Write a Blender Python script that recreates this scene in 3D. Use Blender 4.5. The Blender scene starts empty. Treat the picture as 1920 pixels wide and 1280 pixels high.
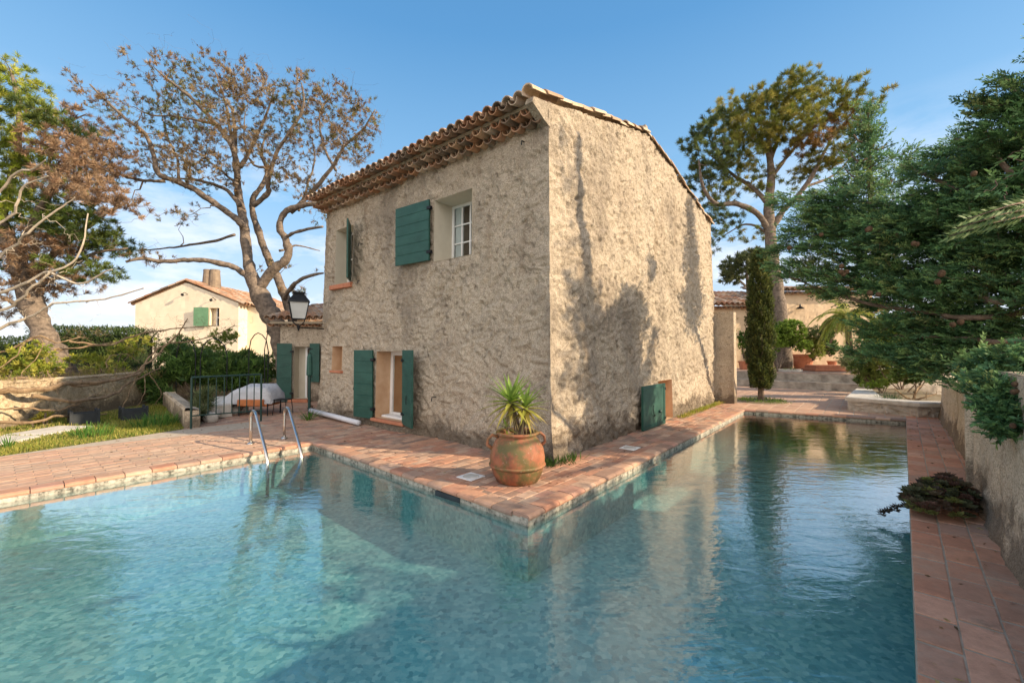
import bpy, math, random
import numpy as np
from mathutils import Vector
from mathutils.geometry import tessellate_polygon

SC = bpy.context.scene
# ------------------------------------------------------------------ camera
H = 1.6; FPX = 800.0; PITCH = 17/800.0
cam_d = bpy.data.cameras.new('camera'); cam = bpy.data.objects.new('camera', cam_d)
SC.collection.objects.link(cam); SC.camera = cam
cam.location = (0, 0, H); cam.rotation_euler = (math.pi/2 + PITCH, 0, 0)
cam_d.sensor_width = 36; cam_d.lens = FPX/1920*36; cam_d.clip_start = 0.05; cam_d.clip_end = 6000
# ------------------------------------------------------------------ light
SUN_EL = math.radians(25); SUN_X, SUN_Y = 0.96, -0.28           # horizontal direction towards the sun
sun_az = math.atan2(SUN_X, SUN_Y)                                # clockwise from +Y
W = bpy.data.worlds.new('World'); SC.world = W; W.use_nodes = True
wn, wl = W.node_tree.nodes, W.node_tree.links; wn.clear()
wo = wn.new('ShaderNodeOutputWorld'); bg = wn.new('ShaderNodeBackground'); bg.inputs[1].default_value = 0.13
sky = wn.new('ShaderNodeTexSky'); sky.sky_type = 'NISHITA'; sky.sun_disc = False
sky.sun_elevation = SUN_EL; sky.sun_rotation = sun_az
sky.air_density = 1.25; sky.dust_density = 0.6; sky.ozone_density = 2.2; sky.altitude = 0
geo = wn.new('ShaderNodeTexCoord')
sep = wn.new('ShaderNodeSeparateXYZ'); wl.new(geo.outputs['Generated'], sep.inputs[0])
mp = wn.new('ShaderNodeMapping'); mp.inputs['Scale'].default_value = (1.6, 1.6, 5.0); wl.new(geo.outputs['Generated'], mp.inputs[0])
cn = wn.new('ShaderNodeTexNoise'); cn.inputs['Scale'].default_value = 2.1; cn.inputs['Detail'].default_value = 9; cn.inputs['Roughness'].default_value = .62
wl.new(mp.outputs[0], cn.inputs['Vector'])
cr = wn.new('ShaderNodeValToRGB'); cr.color_ramp.elements[0].position = .47; cr.color_ramp.elements[1].position = .60; wl.new(cn.outputs[0], cr.inputs[0])
hr = wn.new('ShaderNodeMapRange'); hr.inputs[1].default_value = .42; hr.inputs[2].default_value = .06; wl.new(sep.outputs[2], hr.inputs[0])
mm = wn.new('ShaderNodeMath'); mm.operation = 'MULTIPLY'; wl.new(cr.outputs[0], mm.inputs[0]); wl.new(hr.outputs[0], mm.inputs[1])
hz = wn.new('ShaderNodeMapRange'); hz.inputs[1].default_value = .55; hz.inputs[2].default_value = 0.0; hz.inputs[4].default_value = .0; wl.new(sep.outputs[2], hz.inputs[0])
mx2 = wn.new('ShaderNodeMath'); mx2.operation = 'MAXIMUM'; wl.new(mm.outputs[0], mx2.inputs[0]); wl.new(hz.outputs[0], mx2.inputs[1])
cm = wn.new('ShaderNodeMix'); cm.data_type = 'RGBA'; wl.new(mx2.outputs[0], cm.inputs[0]); wl.new(sky.outputs[0], cm.inputs[6])
cm.inputs[7].default_value = (5.0, 5.1, 5.5, 1)
# a clear blue front sky that pales to the horizon, unseen sky behind the viewer brightened as added fill
gt = wn.new('ShaderNodeValToRGB'); ge = gt.color_ramp.elements; ge[0].position = 0; ge[0].color = (.62, .66, .76, 1); ge[1].position = 1; ge[1].color = (.035, .14, .34, 1)
for q_, c_ in ((.12, (.42, .54, .72, 1)), (.30, (.22, .43, .66, 1)), (.6, (.075, .25, .50, 1))): g_ = ge.new(q_); g_.color = c_
wl.new(sep.outputs[2], gt.inputs[0])
gs = wn.new('ShaderNodeVectorMath'); gs.operation = 'SCALE'; gs.inputs[3].default_value = .84/.13; wl.new(gt.outputs[0], gs.inputs[0])
s1 = wn.new('ShaderNodeMix'); s1.data_type = 'RGBA'; s1.inputs[0].default_value = .82; wl.new(sky.outputs[0], s1.inputs[6]); wl.new(gs.outputs[0], s1.inputs[7]); wl.new(s1.outputs[2], cm.inputs[6])
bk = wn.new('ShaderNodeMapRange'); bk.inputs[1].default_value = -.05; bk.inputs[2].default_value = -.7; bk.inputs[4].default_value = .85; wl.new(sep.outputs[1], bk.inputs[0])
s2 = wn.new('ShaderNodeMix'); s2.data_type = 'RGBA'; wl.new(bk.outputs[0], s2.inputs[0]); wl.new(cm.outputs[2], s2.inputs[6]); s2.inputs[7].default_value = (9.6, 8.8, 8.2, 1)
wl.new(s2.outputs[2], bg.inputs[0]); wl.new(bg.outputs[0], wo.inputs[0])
sd = bpy.data.lights.new('sun', 'SUN'); so = bpy.data.objects.new('sun', sd); SC.collection.objects.link(so)
sd.energy = 4.5; sd.angle = math.radians(.7); sd.color = (1, .80, .56)
so.rotation_euler = Vector((SUN_X*math.cos(SUN_EL), SUN_Y*math.cos(SUN_EL), math.sin(SUN_EL))).to_track_quat('Z', 'Y').to_euler()
SC.view_settings.view_transform = 'Standard'; SC.view_settings.look = 'None'; SC.view_settings.gamma = 1
SC.view_settings.exposure = 0.80
SC.render.engine = 'CYCLES'; SC.cycles.use_denoising = True
SC.cycles.max_bounces = 8; SC.cycles.transparent_max_bounces = 8
rng = np.random.default_rng(7)

# ------------------------------------------------------------------ frames
TH = math.atan2(660, 800)
C0 = np.array([.56, 6.22]); A = np.array([math.sin(TH), math.cos(TH)]); B = np.array([-A[1], A[0]])
def L(s, t, z=0):                                    # house frame -> world
    p = C0 + A*s + B*t
    return (p[0], p[1], z)
def Lv(P):
    P = np.asarray(P, float); r = np.empty_like(P)
    r[:, 0] = C0[0] + A[0]*P[:, 0] + B[0]*P[:, 1]; r[:, 1] = C0[1] + A[1]*P[:, 0] + B[1]*P[:, 1]; r[:, 2] = P[:, 2]
    return r
HS, HT = 9.1, 6.95                                   # house footprint
def Tv(P):                                           # battered (tapering) house frame -> world
    P = np.array(P, float); k = .10*np.clip(P[:, 2], 0, 7)/5
    P[:, 0] = k + P[:, 0]*(1 - 2*k/HS); P[:, 1] = k + P[:, 1]*(1 - 2*k/HT)
    return Lv(P)
cP, sP = math.cos(PITCH), math.sin(PITCH)
def at(px, py, Y):                                   # a point at distance Y seen at (px, py)
    x = (px-960)/FPX; u = (640-py)/FPX
    d = np.array([x, cP-u*sP, sP+u*cP]); return np.array([0, 0, H]) + d*(Y/d[1])
def gr(px, py, z=0.0):
    x = (px-960)/FPX; u = (640-py)/FPX
    d = np.array([x, cP-u*sP, sP+u*cP]); return np.array([0, 0, H]) + d*((z-H)/d[2])

# ------------------------------------------------------------------ noise
def _h(i, j, k, seed):
    n = (i*374761393 + j*668265263 + k*2147483647 + seed*974634777) & 0xffffffff
    n = ((n ^ (n >> 13))*1274126177) & 0xffffffff
    return ((n ^ (n >> 16)) & 0xffff)/65535.0
def vn(P, scale, seed=0):
    Q = np.asarray(P, float)/scale; I = np.floor(Q).astype(np.int64); f = Q-I; f = f*f*(3-2*f); r = 0
    for a in (0, 1):
        for b in (0, 1):
            for c in (0, 1):
                w = (f[:, 0] if a else 1-f[:, 0])*(f[:, 1] if b else 1-f[:, 1])*(f[:, 2] if c else 1-f[:, 2])
                r = r + w*_h(I[:, 0]+a, I[:, 1]+b, I[:, 2]+c, seed)
    return r*2-1

# ------------------------------------------------------------------ mesh builder
class MB:
    def __init__(s): s.v = []; s.f = []; s.c = []; s.n = 0; s.hascol = False
    def add(s, V, F, col=None):
        V = np.asarray(V, float).reshape(-1, 3)
        s.v.append(V); s.f.append((np.asarray(F) + s.n) if isinstance(F, np.ndarray) else [[i+s.n for i in f] for f in F]); s.n += len(V)
        if col is not None: s.hascol = True
        c = np.ones((len(V), 3)) if col is None else (np.tile(np.asarray(col, float), (len(V), 1)) if np.ndim(col) == 1 else np.asarray(col, float))
        s.c.append(c); return s
    def box(s, x0, x1, y0, y1, z0, z1, M=None, col=None, bev=0.0):
        if bev > 0:
            b = bev; V = []
            for (zz, o) in ((z0, b), (z0+b, 0), (z1-b, 0), (z1, b)):
                V += [(x0+o, y0+o, zz), (x1-o, y0+o, zz), (x1-o, y1-o, zz), (x0+o, y1-o, zz)]
            F = [[3, 2, 1, 0], [12, 13, 14, 15]] + [[r*4+i, r*4+(i+1) % 4, r*4+4+(i+1) % 4, r*4+4+i] for r in range(3) for i in range(4)]
        else:
            V = [(x, y, z) for z in (z0, z1) for (x, y) in ((x0, y0), (x1, y0), (x1, y1), (x0, y1))]
            F = [[3, 2, 1, 0], [4, 5, 6, 7]] + [[i, (i+1) % 4, 4+(i+1) % 4, 4+i] for i in range(4)]
        V = np.array(V, float)
        if M is not None: V = M(V)
        return s.add(V, F, col)
    def tube(s, pts, rad, n=6, col=None, cap=True):
        P = np.asarray(pts, float); m = len(P)
        if np.ndim(rad) == 0: rad = np.full(m, float(rad))
        rad = np.asarray(rad, float)
        T = np.gradient(P, axis=0); T /= (np.linalg.norm(T, axis=1, keepdims=True)+1e-9)
        ref = np.array([0, 0, 1.]) if abs(T[0, 2]) < .9 else np.array([1., 0, 0])
        u = np.cross(T[0], ref); u /= np.linalg.norm(u); V = []
        for i in range(m):
            u = u - T[i]*(u@T[i]); u /= (np.linalg.norm(u)+1e-9); w = np.cross(T[i], u)
            for k in range(n):
                an = 2*math.pi*k/n; V.append(P[i] + rad[i]*(math.cos(an)*u + math.sin(an)*w))
        F = [[i*n+k, i*n+(k+1) % n, (i+1)*n+(k+1) % n, (i+1)*n+k] for i in range(m-1) for k in range(n)]
        if cap: F += [list(range(n))[::-1], [(m-1)*n+k for k in range(n)]]
        return s.add(V, F, col)
    def lathe(s, prof, c=(0, 0, 0), n=32, col=None, sq=(1, 1)):
        V = []; m = len(prof)
        for r, z in prof:
            for k in range(n):
                an = 2*math.pi*k/n; V.append((c[0]+r*math.cos(an)*sq[0], c[1]+r*math.sin(an)*sq[1], c[2]+z))
        F = [[i*n+k, i*n+(k+1) % n, (i+1)*n+(k+1) % n, (i+1)*n+k] for i in range(m-1) for k in range(n)]
        F += [list(range(n))[::-1], [(m-1)*n+k for k in range(n)]]
        return s.add(V, F, col)
    def ball(s, c, r, n=8, col=None, sq=(1, 1, 1)):
        V = []; m = max(4, n//2)
        for i in range(m+1):
            ph = math.pi*i/m
            for k in range(n):
                an = 2*math.pi*k/n; V.append((c[0]+r*sq[0]*math.sin(ph)*math.cos(an), c[1]+r*sq[1]*math.sin(ph)*math.sin(an), c[2]-r*sq[2]*math.cos(ph)))
        F = [[i*n+k, i*n+(k+1) % n, (i+1)*n+(k+1) % n, (i+1)*n+k] for i in range(m) for k in range(n)]
        return s.add(V, F, col)
    def poly_prism(s, pts, z0, z1, col=None, ch=0.0):
        p = np.array(pts, float)
        ar = 0.5*np.sum(p[:, 0]*np.roll(p[:, 1], -1)-np.roll(p[:, 0], -1)*p[:, 1])
        if ar < 0: p = p[::-1]
        n = len(p)
        if ch > 0:
            c = p.mean(0); dd = np.linalg.norm(p-c, axis=1, keepdims=True)
            q = c + (p-c)*np.maximum(.5, 1-1.4*ch/np.maximum(dd, 1e-4))
            V = [(x, y, z0) for x, y in p]+[(x, y, z1-ch*.6) for x, y in p]+[(x, y, z1) for x, y in q]; R = 2
        else:
            V = [(x, y, z0) for x, y in p]+[(x, y, z1) for x, y in p]; R = 1
        F = [[r*n+i, r*n+(i+1) % n, (r+1)*n+(i+1) % n, (r+1)*n+i] for r in range(R) for i in range(n)] + [[R*n+i for i in range(n)], list(range(n))[::-1]]
        return s.add(V, F, col)
    def blades(s, base, d, ln, wd, col, mid=.45, curl=0.0):
        """rhombus leaves: base point, direction, length, width, colour (all arrays)"""
        n = len(base); d = d/(np.linalg.norm(d, axis=1, keepdims=True)+1e-9)
        r = rng.normal(size=(n, 3)); sd_ = np.cross(d, r); sd_ /= (np.linalg.norm(sd_, axis=1, keepdims=True)+1e-9)
        ln = np.asarray(ln).reshape(-1, 1)*np.ones((n, 1)); wd = np.asarray(wd).reshape(-1, 1)*np.ones((n, 1))
        m = base + d*ln*mid + (np.array([0, 0, 1.])*ln*curl if curl else 0)
        V = np.empty((n, 4, 3)); V[:, 0] = base; V[:, 1] = m+sd_*wd*.5; V[:, 2] = base+d*ln; V[:, 3] = m-sd_*wd*.5
        F = np.arange(n*4).reshape(n, 4)
        cc = np.repeat(np.clip(col, 0, 1), 4, axis=0) if np.ndim(col) == 2 else np.tile(col, (n*4, 1))
        return s.add(V.reshape(-1, 3), F, cc)
    def build(s, name, mat, parent=None, smooth=False, origin=None):
        V = np.vstack(s.v); o3 = np.zeros(3)
        if parent is not None: o3 = np.array(parent.matrix_world_loc if hasattr(parent, 'matrix_world_loc') else BASE[parent.name])
        elif origin is not None: o3 = np.array(origin, float)
        else:
            mn, mxx = V.min(0), V.max(0); o3 = np.array([(mn[0]+mxx[0])/2, (mn[1]+mxx[1])/2, mn[2]])
        me = bpy.data.meshes.new(name); V = V-o3
        loops = []; starts = []; tot = []; k = 0; arrs = []
        for f in s.f:
            if isinstance(f, np.ndarray):
                arrs.append(f.ravel()); q = f.shape[1]; starts.append(np.arange(len(f))*q+k); tot.append(np.full(len(f), q)); k += f.size
            else:
                ls = np.array([len(x) for x in f]); arrs.append(np.array([i for x in f for i in x])); st = np.concatenate([[0], np.cumsum(ls)[:-1]])+k
                starts.append(st); tot.append(ls); k += int(ls.sum())
        lo = np.concatenate(arrs).astype(np.int32); st = np.concatenate(starts).astype(np.int32); tt = np.concatenate(tot).astype(np.int32)
        me.vertices.add(len(V)); me.vertices.foreach_set('co', V.astype(np.float32).ravel())
        me.loops.add(len(lo)); me.loops.foreach_set('vertex_index', lo)
        me.polygons.add(len(st)); me.polygons.foreach_set('loop_start', st); me.polygons.foreach_set('loop_total', tt)
        me.polygons.foreach_set('use_smooth', np.full(len(st), smooth, dtype=bool))
        if s.hascol:
            at_ = me.color_attributes.new('Col', 'FLOAT_COLOR', 'POINT')
            cc = np.hstack([np.vstack(s.c), np.ones((len(V), 1))]).astype(np.float32); at_.data.foreach_set('color', cc.ravel())
        me.update(calc_edges=True); me.validate()
        me.materials.append(mat); o = bpy.data.objects.new(name, me); SC.collection.objects.link(o)
        if parent is not None: o.parent = parent; BASE[o.name] = o3
        else: o.location = o3; BASE[o.name] = o3
        return o
BASE = {}
def tag(o, label=None, cat=None, group=None, kind=None):
    if label: o['label'] = label
    if cat: o['category'] = cat
    if group: o['group'] = group
    if kind: o['kind'] = kind
    return o
def thing(name, label, cat, loc, group=None, kind=None):
    o = bpy.data.objects.new(name, None); SC.collection.objects.link(o); o.location = loc; o.empty_display_size = .2
    BASE[o.name] = np.array(loc, float); return tag(o, label, cat, group, kind)

# ------------------------------------------------------------------ materials
def hexc(r, g, b): return tuple(((x/255+.055)/1.055)**2.4 if x > 10 else x/255/12.92 for x in (r, g, b))
def newmat(name):
    m = bpy.data.materials.new(name); m.use_nodes = True; n = m.node_tree.nodes; n.clear()
    o = n.new('ShaderNodeOutputMaterial'); p = n.new('ShaderNodeBsdfPrincipled'); m.node_tree.links.new(p.outputs[0], o.inputs[0])
    return m, n, m.node_tree.links, p, o
def ramp(n, pts):
    r = n.new('ShaderNodeValToRGB'); e = r.color_ramp.elements
    while len(e) < len(pts): e.new(.5)
    for i, (q, c) in enumerate(pts): e[i].position = q; e[i].color = (*c, 1) if len(c) == 3 else c
    return r
def coords(n, l, scale=(1, 1, 1), rot=0, kind='Object'):
    t = n.new('ShaderNodeTexCoord'); m = n.new('ShaderNodeMapping'); l.new(t.outputs[kind], m.inputs[0])
    m.inputs['Scale'].default_value = scale; m.inputs['Rotation'].default_value = (0, 0, rot); return m
def noise(n, l, v, scale, det=5, rough=.6, dist=0):
    t = n.new('ShaderNodeTexNoise'); t.inputs['Scale'].default_value = scale; t.inputs['Detail'].default_value = det
    t.inputs['Roughness'].default_value = rough; t.inputs['Distortion'].default_value = dist; l.new(v.outputs[0], t.inputs['Vector']); return t
def mixc(n, l, fac, a, b, mode='MIX'):
    m = n.new('ShaderNodeMix'); m.data_type = 'RGBA'; m.blend_type = mode
    for i, x in ((0, fac), (6, a), (7, b)):
        if isinstance(x, (int, float)): m.inputs[i].default_value = x
        elif isinstance(x, tuple): m.inputs[i].default_value = (*x, 1)
        else: l.new(x, m.inputs[i])
    return m.outputs[2]
def bump(n, l, h, p, dist=.01, st=1.0, nrm=None):
    b = n.new('ShaderNodeBump'); b.inputs['Distance'].default_value = dist; b.inputs['Strength'].default_value = st; l.new(h, b.inputs['Height'])
    if nrm: l.new(nrm, b.inputs['Normal'])
    if p: l.new(b.outputs[0], p.inputs['Normal'])
    return b.outputs[0]
def basic(name, c1, c2, scale=6, rough=.8, bd=.003, metal=0, det=6, bscale=None, spec=.4, vcol=False):
    m, n, l, p, o = newmat(name); v = coords(n, l); t = noise(n, l, v, scale, det)
    r = ramp(n, [(.3, c1), (.7, c2)]); l.new(t.outputs[0], r.inputs[0]); out = r.outputs[0]
    if vcol:
        a = n.new('ShaderNodeVertexColor'); a.layer_name = 'Col'; out = mixc(n, l, 1.0, out, a.outputs[0], 'MULTIPLY')
    l.new(out, p.inputs['Base Color'])
    p.inputs['Roughness'].default_value = rough; p.inputs['Metallic'].default_value = metal; p.inputs['Specular IOR Level'].default_value = spec
    if bd: t2 = noise(n, l, v, bscale or scale*5, 6); bump(n, l, t2.outputs[0], p, bd)
    return m
def leafmat(name, tr=.35, rough=.6):
    m, n, l, p, o = newmat(name); a = n.new('ShaderNodeVertexColor'); a.layer_name = 'Col'
    l.new(a.outputs[0], p.inputs['Base Color']); p.inputs['Roughness'].default_value = rough; p.inputs['Specular IOR Level'].default_value = .25
    tb = n.new('ShaderNodeBsdfTranslucent'); l.new(a.outputs[0], tb.inputs[0]); ms = n.new('ShaderNodeMixShader'); ms.inputs[0].default_value = tr
    l.new(p.outputs[0], ms.inputs[1]); l.new(tb.outputs[0], ms.inputs[2]); l.new(ms.outputs[0], o.inputs[0]); return m
def stucco(name, c_dark, c_mid, c_light, coarse=1.0, bd=.02, stain=True):
    m, n, l, p, o = newmat(name); v = coords(n, l)
    big = noise(n, l, v, .9, 4, .6); r1 = ramp(n, [(.34, tuple(.55*x+.45*y for x, y in zip(c_mid, c_light))), (.50, c_light), (.66, tuple(x*.86+.02 for x in c_light))]); l.new(big.outputs[0], r1.inputs[0])
    vo = n.new('ShaderNodeTexVoronoi'); vo.inputs['Scale'].default_value = 6.5*coarse; vo.feature = 'DISTANCE_TO_EDGE'
    wv = noise(n, l, v, 5*coarse, 5, .7); va = n.new('ShaderNodeVectorMath'); va.operation = 'MULTIPLY_ADD'
    l.new(wv.outputs[1], va.inputs[0]); va.inputs[1].default_value = (.45, .45, .45); l.new(v.outputs[0], va.inputs[2]); l.new(va.outputs[0], vo.inputs['Vector'])
    cre = ramp(n, [(0.0, (0, 0, 0)), (.06, (1, 1, 1))]); l.new(vo.outputs[0], cre.inputs[0])
    msk = noise(n, l, v, 7*coarse, 3, .5); mr = ramp(n, [(.56, (0, 0, 0)), (.66, (1, 1, 1))]); l.new(msk.outputs[0], mr.inputs[0])
    crm = mixc(n, l, mr.outputs[0], (1., 1., 1.), cre.outputs[0])          # cracks only in places
    fine = noise(n, l, v, 26*coarse, 8, .8); fr = ramp(n, [(.36, (.0, .0, .0)), (.52, (1, 1, 1))]); l.new(fine.outputs[0], fr.inputs[0])
    pit = n.new('ShaderNodeTexVoronoi'); pit.inputs['Scale'].default_value = 14*coarse; l.new(v.outputs[0], pit.inputs['Vector'])
    pr = ramp(n, [(.03, (0, 0, 0)), (.09, (1, 1, 1))]); l.new(pit.outputs[0], pr.inputs[0])
    base = mixc(n, l, fr.outputs[0], c_mid, r1.outputs[0])
    crack_pit = mixc(n, l, 1.0, crm, pr.outputs[0], 'MULTIPLY')
    dm = n.new('ShaderNodeMath'); dm.operation = 'MULTIPLY'; dm.inputs[1].default_value = .5
    inv = n.new('ShaderNodeInvert'); l.new(crack_pit, inv.inputs[1]); l.new(inv.outputs[0], dm.inputs[0])
    col = mixc(n, l, dm.outputs[0], base, c_dark)  # cracks and pits coloured darker than the wall
    if stain:
        ms2 = coords(n, l, (1.3, 1.3, .22)); st = noise(n, l, ms2, 1.6, 5, .65); sr = ramp(n, [(.56, (1, 1, 1)), (.76, (.62, .57, .52))]); l.new(st.outputs[0], sr.inputs[0])
        col = mixc(n, l, 1.0, col, sr.outputs[0], 'MULTIPLY')
    if stain:
        g1 = noise(n, l, coords(n, l, (1, 1, .7)), .55, 7, .72); g2 = ramp(n, [(.50, (0, 0, 0)), (.66, (.75, .75, .75))]); l.new(g1.outputs[0], g2.inputs[0]); col = mixc(n, l, g2.outputs[0], col, tuple(x*.52+.03 for x in c_mid))
        gz = n.new('ShaderNodeSeparateXYZ'); l.new(v.outputs[0], gz.inputs[0]); gn_ = noise(n, l, v, 2.3, 6, .7); gm_ = n.new('ShaderNodeMath'); gm_.operation = 'MULTIPLY_ADD'; l.new(gn_.outputs[0], gm_.inputs[0]); gm_.inputs[1].default_value = -1.5; l.new(gz.outputs[2], gm_.inputs[2])
        gr_ = ramp(n, [(.0, (.8, .8, .8)), (.22, (0, 0, 0))]); ga_ = n.new('ShaderNodeMath'); ga_.operation = 'ADD'; l.new(gm_.outputs[0], ga_.inputs[0]); ga_.inputs[1].default_value = .55; l.new(ga_.outputs[0], gr_.inputs[0]); col = mixc(n, l, gr_.outputs[0], col, (.17, .135, .10))
        g3 = noise(n, l, v, 60, 4, .8); g4 = ramp(n, [(.40, (.55, .53, .50)), (.56, (1, 1, 1))]); l.new(g3.outputs[0], g4.inputs[0]); col = mixc(n, l, 1.0, col, g4.outputs[0], 'MULTIPLY')
    l.new(col, p.inputs['Base Color']); p.inputs['Roughness'].default_value = .95; p.inputs['Specular IOR Level'].default_value = .15
    h1 = mixc(n, l, .5, crm, pr.outputs[0], 'MULTIPLY'); h2 = mixc(n, l, .55, h1, fine.outputs[0])
    b1 = bump(n, l, h2, None, bd, 1.0); md = noise(n, l, v, 11*coarse, 5, .7); bump(n, l, md.outputs[0], p, bd*1.6, 1.0, b1)
    return m

M = {}
M['stucco'] = stucco('rough_stucco', (.12, .09, .065), (.44, .36, .275), (.66, .56, .43), 1.0, .036)
M['stucco_garden'] = stucco('garden_wall_render', (.20, .15, .10), (.58, .47, .34), (.74, .62, .46), .8, .008)
M['stucco_left'] = stucco('old_garden_render', (.24, .17, .10), (.56, .43, .27), (.76, .62, .42), .5, .01)
M['render_beige'] = basic('beige_render', (.72, .61, .46), (.82, .71, .55), 1.5, .9, .002)
M['render_far'] = basic('far_render', (.52, .38, .24), (.62, .48, .32), 1.2, .9, .003)
M['plaster'] = basic('cream_plaster', (.52, .47, .37), (.60, .55, .44), 3, .85, .002)
M['ochre'] = basic('ochre_plaster', (.48, .30, .17), (.60, .42, .27), 5, .9, .003)
M['terra_sill'] = basic('terracotta_sill', (.40, .14, .07), (.52, .22, .12), 9, .75, .003)
M['green'] = None
def greenpaint():
    m, n, l, p, o = newmat('green_paint'); v = coords(n, l); t = noise(n, l, v, 4, 6); r = ramp(n, [(.3, (.007, .052, .038)), (.7, (.013, .078, .057))]); l.new(t.outputs[0], r.inputs[0])
    f = noise(n, l, v, 45, 4); fr = ramp(n, [(.66, (0, 0, 0)), (.72, (1, 1, 1))]); l.new(f.outputs[0], fr.inputs[0])
    c = mixc(n, l, fr.outputs[0], r.outputs[0], (.10, .20, .17)); fd = noise(n, l, coords(n, l, (1, 1, 3)), 2.2, 7, .7); fe = ramp(n, [(.45, (0, 0, 0)), (.70, (.7, .7, .7))]); l.new(fd.outputs[0], fe.inputs[0]); c = mixc(n, l, fe.outputs[0], c, (.028, .105, .078)); l.new(c, p.inputs['Base Color']); p.inputs['Roughness'].default_value = .55
    bump(n, l, f.outputs[0], p, .002); return m
M['green'] = greenpaint()
M['pale_green'] = basic('pale_green_paint', (.10, .22, .12), (.14, .28, .16), 4, .6, .002)
M['white'] = basic('white_paint', (.70, .70, .68), (.78, .78, .76), 5, .5, .001)
M['white_pvc'] = basic('white_plastic_pipe', (.55, .56, .60), (.66, .67, .70), 3, .4, .001)
M['iron'] = basic('black_iron', (.012, .014, .016), (.03, .032, .035), 20, .5, .001, .6)
M['iron_green'] = basic('dark_green_iron', (.01, .035, .03), (.02, .06, .05), 20, .5, .001, .2)
M['steel'] = basic('brushed_steel', (.55, .53, .50), (.68, .66, .62), 40, .22, .0005, 1.0)
M['curtain'] = basic('pale_curtain', (.45, .47, .46), (.58, .60, .58), 3, .9, .002)
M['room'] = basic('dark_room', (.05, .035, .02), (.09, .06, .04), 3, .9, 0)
M['orange_blind'] = basic('tan_blind', (.26, .12, .05), (.34, .17, .08), 3, .9, 0)
M['tilecol'] = basic('clay_roof_tile', (.62, .60, .56), (1, 1, 1), 9, .9, .006, vcol=True)
M['mortar'] = basic('mortar', (.34, .28, .20), (.46, .39, .29), 12, .95, .01)
def pavermat():
    m, n, l, p, o = newmat('weathered_paver'); v = coords(n, l); a = n.new('ShaderNodeVertexColor'); a.layer_name = 'Col'
    t = noise(n, l, v, 9, 7, .7); r = ramp(n, [(.30, (.66, .62, .58)), (.62, (1, 1, 1))]); l.new(t.outputs[0], r.inputs[0]); c = mixc(n, l, 1.0, a.outputs[0], r.outputs[0], 'MULTIPLY')
    t2 = noise(n, l, v, 1.7, 8, .7); r2 = ramp(n, [(.50, (0, 0, 0)), (.70, (.55, .55, .55))]); l.new(t2.outputs[0], r2.inputs[0]); c = mixc(n, l, r2.outputs[0], c, (.46, .36, .27))
    t3 = noise(n, l, v, 2.6, 7, .75); r3 = ramp(n, [(.60, (0, 0, 0)), (.72, (.6, .6, .6))]); l.new(t3.outputs[0], r3.inputs[0]); c = mixc(n, l, r3.outputs[0], c, (.10, .085, .06))
    t4 = noise(n, l, v, 34, 6, .7); r4 = ramp(n, [(.66, (0, 0, 0)), (.74, (.8, .8, .8))]); l.new(t4.outputs[0], r4.inputs[0]); c = mixc(n, l, r4.outputs[0], c, (.58, .52, .44))
    c = mixc(n, l, .24, c, (.44, .34, .26)); l.new(c, p.inputs['Base Color']); p.inputs['Roughness'].default_value = .78; p.inputs['Specular IOR Level'].default_value = .35; bump(n, l, t4.outputs[0], p, .006); return m
M['paver'] = pavermat()
M['joint'] = basic('paver_joint', (.34, .28, .21), (.50, .43, .34), 9, .95, .004)
M['bark'] = basic('pine_bark', (.075, .055, .042), (.24, .17, .12), 9, .95, .03, bscale=14)
M['bark_grey'] = basic('grey_pine_bark', (.075, .058, .045), (.27, .21, .16), 9, .95, .03, bscale=14)
M['wood_vine'] = basic('dry_vine_wood', (.16, .10, .055), (.38, .27, .16), 12, .95, .02)
M['white_wood'] = basic('bleached_twig', (.42, .35, .26), (.60, .52, .40), 12, .9, .01)
M['leaf'] = leafmat('leaf'); M['leaf_dark'] = leafmat('conifer_leaf', .34); M['needle'] = leafmat('pine_needle', .25)
M['stone'] = basic('pale_stone', (.38, .35, .30), (.62, .58, .52), 5, .9, .02)
M['slab'] = basic('white_stone_slab', (.44, .41, .35), (.66, .62, .55), 7, .9, .014)
M['earth'] = basic('dry_earth', (.16, .12, .07), (.28, .22, .13), 5, 1, .02)
M['lawn'] = basic('lawn_soil', (.14, .14, .035), (.27, .25, .07), 4, 1, .03)
M['black_plastic'] = basic('black_plastic', (.012, .016, .020), (.03, .036, .042), 6, .5, .002)
M['cover'] = basic('grey_tarpaulin', (.48, .49, .51), (.60, .61, .63), 4, .7, .04)
M['orange_wood'] = basic('orange_wood', (.42, .13, .04), (.55, .20, .07), 6, .6, .003)
M['fence_sea'] = None
def schlick(n, l, nrm=None, f0=.02, gain=1.0):
    g = n.new('ShaderNodeNewGeometry'); d = n.new('ShaderNodeVectorMath'); d.operation = 'DOT_PRODUCT'; l.new(g.outputs['Incoming'], d.inputs[0]); l.new(nrm if nrm else g.outputs['Normal'], d.inputs[1])
    a = n.new('ShaderNodeMath'); a.operation = 'ABSOLUTE'; l.new(d.outputs['Value'], a.inputs[0]); b = n.new('ShaderNodeMath'); b.operation = 'SUBTRACT'; b.inputs[0].default_value = 1; b.use_clamp = True; l.new(a.outputs[0], b.inputs[1])
    c = n.new('ShaderNodeMath'); c.operation = 'POWER'; l.new(b.outputs[0], c.inputs[0]); c.inputs[1].default_value = 5 if gain == 1 else 3.8; e = n.new('ShaderNodeMath'); e.operation = 'MULTIPLY_ADD'; e.use_clamp = True
    l.new(c.outputs[0], e.inputs[0]); e.inputs[1].default_value = (1-f0)*gain; e.inputs[2].default_value = f0; return e.outputs[0]
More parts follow.
